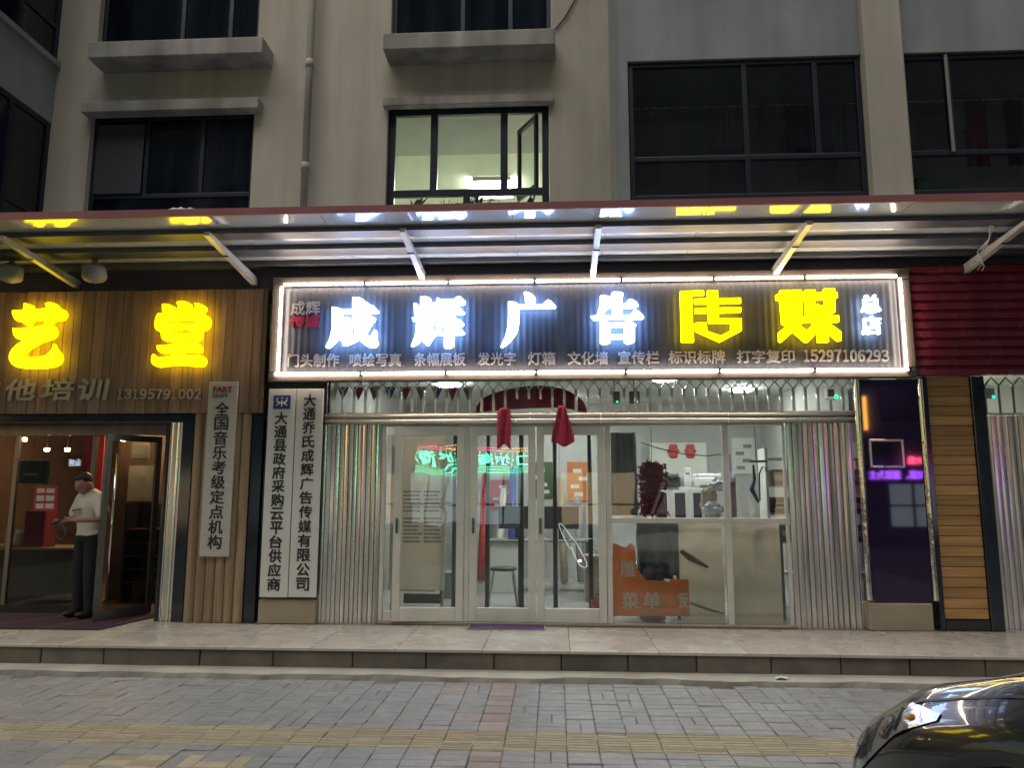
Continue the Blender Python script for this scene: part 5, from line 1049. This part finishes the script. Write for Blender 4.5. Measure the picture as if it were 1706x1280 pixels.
# ================================================================== ACROSS THE STREET (seen as reflections in the glass)
OY = -24.0
op = thing('opposite_building', 'dark building with shop signs across the street', 'building', (0, OY-3, -.3))
MB().box(-26, 26, OY-6, OY, -.3, 30).build('wall', 'plaster_grey', op)
for i in range(-6, 7):
    for z in (4.4, 7.6, 10.8, 14.0): MB().box(i*3.6-.8, i*3.6+.8, OY, OY+.05, z, z+1.5).build('window', 'glass_night', op)
for i, (x, wd, mt) in enumerate(((-15.5, 3.2, 'shop_glow_warm'), (-11.2, 2.6, 'shop_glow_cool'), (-7.2, 3.0, 'shop_glow_warm'), (-2.6, 2.4, 'shop_glow_cool'), (1.8, 3.2, 'shop_glow_warm'), (6.4, 2.4, 'shop_glow_cool'), (10.6, 3.0, 'shop_glow_warm'), (15.2, 3.0, 'shop_glow_cool'))):
    q = MB().box(x-wd/2, x+wd/2, OY+.001, OY+.02, .1, 2.3).build('lit_shop_window', mt, op)
    f = MB()
    for k in range(4): xx = x-wd/2+wd*k/3; f.box(xx-.05, xx+.05, OY+.021, OY+.07, .05, 2.35)
    f.box(x-wd/2, x+wd/2, OY+.022, OY+.068, .9, .98); f.build('window_bars', 'frame_dark', q)
def mirror_at(px, py): p = at(px, py, -OY); return p.x, p.z      # where a thing stands whose image in the shop glass shows there
def across(name, label, body, px0, py0, px1, py1, mat, board=None, bold=.02):
    xa, za = mirror_at(px0, py1); xb, zb_ = mirror_at(px1, py0); q = thing(name, label, 'sign', ((xa+xb)/2, OY+.1, za), 'signs across the street')
    if board: MB().bbox(xa-.25, xb+.25, OY+.001, OY+.12, za-.2, zb_+.2, .02).build('board', board, q)
    t = MB(); put_text(t, body, xa, xb, za, zb_, OY+.15, bold=bold, depth=.04, back=True); t.build('lettering', mat, q); return q, xa, xb, za, zb_
across('neon_sign', 'purple neon lettering of a restaurant across the street', '川菜、湘菜为主', 1443, 785, 1534, 799, 'neon_purple', 'dark')
q, xa, xb, za, zb_ = across('led_sign', 'green dot matrix sign across the street', '口·尔海', 797, 757, 884, 775, 'led_dot', 'dark', .0)
dots = MB(); nx, nzd = 34, 11
for i in range(nx):
    for j in range(nzd):
        if 3 <= j <= 8 and 2 <= i <= nx-3 and (i*7+j*3) % 3: continue
        x = xa-.15+(xb-xa+.3)*i/(nx-1); z = za-.3+(zb_-za+.55)*j/(nzd-1); dots.box(x-.018, x+.018, OY+.121, OY+.14, z-.018, z+.018, 1 if (j > 8 and i < 14) else (2 if j > 8 else 0))
dots.build('led_dots', ['led_dot', 'neon_pink', 'neon_amber'], q)
across('neon_sign', 'pink neon lettering across the street', '火锅', 1508, 762, 1530, 774, 'neon_pink', None)
x, z = mirror_at(1436, 690); q = thing('light_tube', 'upright amber light tube across the street', 'light', (x, OY+.1, z-.7)); MB().tube([(x, OY+.12, z-.7), (x, OY+.12, z+.7)], .08, 8).build('tube', 'neon_amber', q); MB().box(x-.06, x+.06, OY+.001, OY+.03, z-.6, z+.6).build('mount', 'dark', q)
across('shop_sign', 'white lettering of a shop across the street, left part', '金座', 96, 764, 116, 776, 'neon_white', 'dark', .0)

# ================================================================== THE MAN IN THE DOORWAY
def remeshed(mb, voxel, name, mat, parent, smooth_it=4):
    me = bpy.data.meshes.new('tmp'); me.from_pydata([tuple(v) for v in mb.v], [], mb.f); o = bpy.data.objects.new('tmp', me); COL.objects.link(o)
    r_ = o.modifiers.new('r', 'REMESH'); r_.mode = 'VOXEL'; r_.voxel_size = voxel; s_ = o.modifiers.new('s', 'SMOOTH'); s_.iterations = smooth_it; s_.factor = .5
    dg = bpy.context.evaluated_depsgraph_get(); dg.update(); m2 = bpy.data.meshes.new_from_object(o.evaluated_get(dg)); bpy.data.objects.remove(o); bpy.data.meshes.remove(me)
    m2.name = name; m2.materials.clear(); m2.materials.append(M[mat]); m2.polygons.foreach_set('use_smooth', [True]*len(m2.polygons))
    o = bpy.data.objects.new(name, m2); COL.objects.link(o); o.parent = parent; return o
def limb(mb, pts, rs, n=12):
    for i, (p, r) in enumerate(zip(pts, rs)): mb.ball(p, r, 12, 8)
    mb.tube(pts, list(rs), n)
MY = .12; mp = at(136, 1028, MY)
man = thing('person', 'man in white T-shirt and dark trousers looking down at his hands', 'person', (mp.x, MY, .014), None, R_(-24))
b = MB()                                            # body: head, neck, torso core, arms, hands, legs in one skin
hd = Vector((0, -.075, 1.535)); 
b.ball(hd, (.075, .092, .11), 16, 12); b.ball(hd+Vector((0,-.035,-.055)), (.055,.06,.06), 12, 8); b.ball(hd+Vector((0,-.098,-.02)), (.014,.022,.024), 8, 6)
for s in (1,-1): b.ball(hd+Vector((.077*s,.01,-.01)), (.012,.022,.03), 8, 6); b.ball(hd+Vector((.032*s,-.082,.012)), (.016,.012,.010), 8, 6)
b.ball(hd+Vector((0,-.088,-.062)), (.024,.014,.010), 8, 6)
NECK = Vector((0, -.04, 1.46)); BOW = Matrix.Rotation(R_(26), 4, 'X')
def bow(mb):
    for i_, v in enumerate(mb.v): mb.v[i_] = BOW @ (v-NECK)+NECK
bow(b)
limb(b, [(0,.0,1.36),(0,-.035,1.45),(0,-.05,1.50)], [.062,.054,.052])
limb(b, [(0,.0,.95),(0,.005,1.12),(0,-.0,1.28)], [.085,.09,.095])
hands = {1: Vector((.055,-.30,1.10)), -1: Vector((-.085,-.315,1.075))}
for s in (1,-1):
    el = Vector((.285*s, -.02, 1.10)); wr_ = hands[s]+Vector((.085*s,.03,0))
    limb(b, [(.17*s,.0,1.34), el, wr_], [.058,.042,.028]); h = hands[s]
    b.ball(h+Vector((.04*s,.012,0)), (.045,.030,.022), 10, 8)
    for k in range(4):
        f0 = h+Vector((.01*s, .025-.018*k, -.012)); limb(b, [f0, f0+Vector((-.032*s,-.012,-.006)), f0+Vector((-.05*s,-.012,-.026-.004*(k == 3)))], [.010,.009,.007], 8)
    limb(b, [h+Vector((.045*s,-.01,.018)), h+Vector((.012*s,-.03,.034)), h+Vector((-.012*s,-.032,.03))], [.012,.010,.008], 8)
    limb(b, [(.085*s,.01,.90),(.10*s,-.01,.48),(.105*s,.02,.07)], [.075,.052,.038])
remeshed(b, .008, 'body', 'skin', man, 3)
b = MB(); limb(b, [(0,.015,.955),(0,.01,1.10),(0,.0,1.25),(0,.0,1.34)], [.142,.150,.160,.125]); b.ball((0,.0,.93),(.165,.125,.06),14,8)
for s in (1,-1): b.ball((.165*s,.0,1.335),(.075,.08,.07)); limb(b, [(.15*s,.0,1.33),(.245*s,-.01,1.17)], [.085,.082]); limb(b, [(.0,.02,1.38),(.16*s,.01,1.355)], [.07,.062])
for v in b.v: v.y *= .88
sh_ = remeshed(b, .010, 't_shirt', 'shirt', man, 5)
st1 = MB(); st1.box(-.10, .05, -.158, -.148, 1.205, 1.222); 
for v in st1.v: v.z += (v.x)*.14
st1.build('chest_stripe', 'ink_blue', sh_, local=True)
st2 = MB(); st2.box(-.06, .05, -.160, -.150, 1.172, 1.190); st2.build('chest_stripe', 'sock', sh_, local=True)
b = MB(); b.ball((0,.012,.90),(.160,.125,.10),14,8)
for s in (1,-1): limb(b, [(.085*s,.012,.88),(.10*s,-.008,.48),(.106*s,.02,.10)], [.098,.075,.062])
remeshed(b, .010, 'trousers', 'trousers', man, 4)
for s in (1,-1):
    b = MB(); b.ball((.108*s,-.035,.045),(.05,.13,.045),12,8); b.ball((.108*s,.04,.055),(.045,.06,.055),12,8)
    for v in b.v: v.z = max(v.z, .001)
    sho = remeshed(b, .009, 'shoe', 'shoe', man, 2); MB().lathe((.106*s,.02,.075), [(.045,0),(.047,.012),(.045,.03)], 12).build('sock', 'sock', sho, local=True)
b = MB(); b.ball(hd+Vector((0,.026,.040)),(.082,.088,.084),16,10); b.ball(hd+Vector((0,-.03,.088)),(.060,.055,.030),12,8); bow(b)
remeshed(b, .008, 'hair', 'hair', man, 2)
cp = Vector((-.03, -.345, 1.085)); ph = thing('phone', 'flat phone held in the hands of the man in the doorway', 'phone', (0,0,0)); Rm = Matrix.Translation(man.location) @ Matrix.Rotation(R_(-24), 4, 'Z')
ph.location = Rm @ cp; ph.rotation_euler = (R_(38), 0, R_(-24)); MB().bbox(-.04,.04,-.075,.075,-.004,.004,.004).build('body', 'dark', ph, local=True); MB().box(-.035,.035,-.068,.068,.0045,.006).build('screen', 'glass_black', ph, local=True)
lpz = thing('strap_loop', 'dark strap loop hanging from the hands of the man', 'strap', Rm @ Vector((-.01,-.34,.95)))
lpts = smooth_pts([(-.06,.10),(-.02,.11),(.09,.05),(.12,-.02),(.08,-.07),(.0,-.06),(-.06,-.01),(-.08,.06)], 3)
MB().tube([Rm @ Vector((u, -.35, .97+v)) for u, v in lpts+lpts[:1]], .009, 7, cap=False).build('strap', 'dark', lpz)

# ================================================================== PARKED CAR
CARX, CARY, CRZ, CSC = 1.99, -4.80, 112, 1.30
car = thing('parked_car', 'glossy black car parked at the lower right corner, only its front in view', 'car', (CARX, CARY, ROAD_Z+.006), None, R_(CRZ)); car.scale = (CSC,)*3
# stations: x behind the nose, half width, centre height, shoulder height, sill height
ST = [(0.0,.50,.44,.42,.30),(.025,.61,.50,.46,.24),(.09,.72,.565,.515,.21),(.20,.80,.64,.585,.19),(.40,.855,.765,.70,.18),(.70,.88,.86,.785,.18),(1.05,.89,.93,.845,.18),(1.40,.895,.97,.875,.18),(2.0,.90,.96,.89,.18),(3.0,.90,.975,.905,.18),(3.7,.885,.985,.91,.19),(4.15,.85,.97,.89,.22),(4.42,.76,.88,.80,.28),(4.5,.62,.74,.70,.36)]
def sta(x):
    x = max(0, min(4.5, x))
    for a, c in zip(ST[:-1], ST[1:]):
        if a[0] <= x <= c[0]:
            t = (x-a[0])/(c[0]-a[0]); t2 = t
            return [a[i]+(c[i]-a[i])*t2 for i in range(1, 5)]
def S(x, t, off=0.0):                         # surface point on the car's right half (y>0): t=0 centre line, 1 sill
    w_, zt, zs, zb = sta(x); k = [(0,zt),(.40,zt-.006),(.74,zt-.022),(.86,(zt+zs)/2+.012),(.945,zs-.02),(.99,zs-.09),(1.0,zs-.20),(.995,(zs+zb)/2-.06),(.965,zb+.06),(.93,zb)]
    u = t*(len(k)-1); i = min(int(u), len(k)-2); f_ = u-i; p0, p1, p2, p3 = k[max(i-1,0)], k[i], k[i+1], k[min(i+2,len(k)-1)]
    q = [.5*((2*p1[j])+(-p0[j]+p2[j])*f_+(2*p0[j]-5*p1[j]+4*p2[j]-p3[j])*f_*f_+(-p0[j]+3*p1[j]-3*p2[j]+p3[j])*f_**3) for j in (0,1)]
    return Vector((-x, w_*q[0], q[1]))
def Sn(x, t):
    a = S(min(x+.01,4.5), t)-S(max(x-.01,0), t); c = S(x, min(t+.01,1))-S(x, max(t-.01,0)); n = a.cross(c); n.normalize()
    return n if n.dot(S(x,t)-Vector((-2.2 if x > .3 else -.8,0,.45))) > 0 else -n
def So(x, t, off, sd=1):
    p = S(x, t)+Sn(x, t)*off; return Vector((p.x, p.y*sd, p.z))
xs = sorted(set([round(4.5*(i/60)**1.0, 4) for i in range(61)]+[.01*k for k in range(0, 30)]))
b = MB(); ts = [k/45 for k in range(46)]
WH = (.82, 3.52); WR = .315
for sd in (1,-1):
    b.sheet([[Vector((p.x, p.y*sd, p.z)) for p in (S(x, t) for t in ts)] for x in xs], flip=sd > 0)
ring = [S(0, t) for t in ts]; ring += [Vector((p.x,-p.y,p.z)) for p in ring[::-1][0:]]
b.add(ring+[Vector((.012,0,.42))], [(i, (i+1) % len(ring), len(ring)) for i in range(len(ring))])
ring = [S(4.5, t) for t in ts]; ring += [Vector((p.x,-p.y,p.z)) for p in ring[::-1]]
b.add(ring+[Vector((-4.52,0,.55))], [((i+1) % len(ring), i, len(ring)) for i in range(len(ring))])
b.build('body', 'car_paint', car, smooth=True, local=True)
def patch(name, mat, xa, xb, ta, tb, off, sd, n=8, m=8, fx=None, smooth=True, th=.0):
    g = []
    for i in range(n+1):
        x = xa+(xb-xa)*i/n; a_, c_ = (ta, tb) if fx is None else fx(i/n)
        g.append([So(x, a_+(c_-a_)*j/m, off, sd) for j in range(m+1)])
    o = MB().sheet(g, flip=sd > 0).build(name, mat, car, smooth=smooth, local=True); 
    if th: md = o.modifiers.new('t', 'SOLIDIFY'); md.thickness = th; md.offset = -1
    return o
hf = lambda u: (.36+.09*u-.03*math.sin(u*3.1), .64-.165*u)
for sd in (1,-1):
    hl = patch('headlight', 'reflector', .05, .52, 0, 0, .004, sd, 14, 8, hf); hg = []
    for i in range(15):
        u = i/14; a_, c_ = hf(u); hg.append([So(.05+.47*u, a_+(c_-a_)*j/8, .006+.016*math.sin(math.pi*u)*math.sin(math.pi*j/8), sd) for j in range(9)])
    MB().sheet(hg, flip=sd > 0).build('lens', 'lens', hl, smooth=True, local=True)
    for u, v, rr in ((.30,.5,.050), (.58,.5,.036)):
        a_, c_ = hf(u); p = So(.05+.47*u, a_+(c_-a_)*v, .002, sd); n_ = Sn(.05+.47*u, a_+(c_-a_)*v); n_ = Vector((n_.x, n_.y*sd, n_.z))
        MB().tube([p, p+n_*.006], rr, 16).build('lamp_ring', 'black_trim', hl, local=True); MB().tube([p+n_*.0065, p+n_*.010], [rr*.78, rr*.6], 16).build('bulb_cup', 'chrome', hl, local=True)
    for u in (.12, .44, .70):
        a_, c_ = hf(u); MB().tube([So(.05+.47*u, a_+(c_-a_)*(.15+.7*k/5), .006, sd) for k in range(6)], .004, 6).build('divider', 'black_trim', hl, local=True)
    a_, c_ = hf(.8); MB().ball(So(.05+.47*.8, (a_+c_)/2, .004, sd), (.022,.010,.010)).build('indicator', 'amber_lens', hl, local=True)
    patch('hood_seam', 'black_trim', .06, 1.35, .395, .403, .0015, sd, 24, 1)
    patch('door_seam', 'black_trim', 1.55, 1.556, .50, .93, .002, sd, 1, 12); patch('door_seam', 'black_trim', 2.62, 2.626, .50, .93, .002, sd, 1, 12)
    patch('fog_lamp', 'reflector', .03, .12, .70, .78, .006, sd); patch('bumper_seam', 'black_trim', .03, .45, .625, .635, .002, sd, 12, 1)
    patch('side_window', 'car_glass', 1.75, 3.5, 0, 0, 0, sd) if False else None
    for wx in WH:
        w_ = bpy.data.objects.new('wheel', None); COL.objects.link(w_); w_.parent = car; w_.location = (-wx, .80*sd, .315)
        ty = MB(); prof = [(.20,-.10),(.27,-.108),(.308,-.09),(.315,-.06),(.315,.06),(.308,.09),(.27,.108),(.20,.10)]; g = []
        for k in range(29): an_ = 2*math.pi*k/28; g.append([Vector((r_*math.cos(an_), y_, r_*math.sin(an_))) for r_, y_ in prof])
        ty.sheet(g); ty.build('tyre', 'tyre', w_, smooth=True, local=True)
        rim = MB()
        for k in range(5): an_ = 2*math.pi*k/5; rim.slab(Vector((0,.085*sd,0)), Vector((.2*math.cos(an_), .085*sd, .2*math.sin(an_))), .03, Vector((0,1,0)), .05)
        g = []
        for k in range(29): an_ = 2*math.pi*k/28; g.append([Vector((r_*math.cos(an_), y_*sd, r_*math.sin(an_))) for r_, y_ in ((.205,.10),(.195,.10),(.19,-.05))])
        rim.sheet(g); rim.ball((0,.09*sd,0),(.04,.02,.04)); rim.build('rim', 'steel', w_, local=True)
        ar = MB(); g = []
        for k in range(15): an_ = math.pi*k/14; g.append([Vector((-wx+r_*math.cos(an_), y_*sd, .315+r_*math.sin(an_))) for r_, y_ in ((.345,.86),(.37,.905),(.395,.90))])
        ar.sheet(g); ar.build('wheel_arch', 'car_paint', car, smooth=True, local=True)
gr = MB(); 
for k in range(4): gr.box(.012, .03, -.34, .34, .30+.033*k, .312+.033*k)
gr.build('grille', 'chrome', car, local=True); MB().box(.004, .016, -.36, .36, .29, .42).build('grille_back', 'black_trim', car, local=True)
# cabin
cbn = [(1.28,.60,.93),(1.95,.56,1.40),(2.35,.55,1.455),(3.0,.545,1.45),(3.5,.56,1.35),(4.0,.60,.98)]
b = MB(); g = [[Vector((-x, w_*k/4*(1-.0), z-.04*(abs(k)/4)**3)) for k in range(-4, 5)] for x, w_, z in cbn]
b.sheet(g[:2]); ws = b.build('windshield', 'car_glass', car, smooth=True, local=True)
b = MB(); b.sheet(g[1:5]); b.build('roof', 'car_paint', car, smooth=True, local=True); b = MB(); b.sheet(g[4:]); b.build('rear_window', 'car_glass', car, smooth=True, local=True)
for sd in (1,-1):
    b = MB(); b.add([(-1.28,.60*sd,.89),(-1.95,.56*sd,1.36),(-2.35,.55*sd,1.415),(-3.0,.545*sd,1.41),(-3.5,.56*sd,1.31),(-4.0,.60*sd,.94),(-3.9,.80*sd,.93),(-1.5,.80*sd,.90)], [tuple(range(8))]); b.build('side_window', 'car_glass', car, local=True)
    mr = MB(); mr.ball((-1.62,.93*sd,.97),(.06,.10,.065),12,8); mr.build('mirror', 'car_paint', car, smooth=True, local=True)
    b = MB(); b.slab((-1.30,.60*sd,.93),(-1.95,.565*sd,1.40),.04,Vector((0,0,1)),.05); b.slab((-3.5,.565*sd,1.35),(-4.0,.61*sd,.97),.04,Vector((0,0,1)),.06); b.build('pillar', 'car_paint', car, local=True)

sc_ = atz(1292, 1133, LEDGE_Z); b = MB(); b.sheet([[Vector((sc_.x+.05*i+.01*j, sc_.y+.03*j, LEDGE_Z+.006+.012*((i+j) % 2))) for i in range(3)] for j in range(3)]); o = b.build('paper_scrap', 'paper'); o.modifiers.new('t', 'SOLIDIFY').thickness = .0015; tag(o, 'crumpled white paper scrap on the ledge below the step', 'litter')
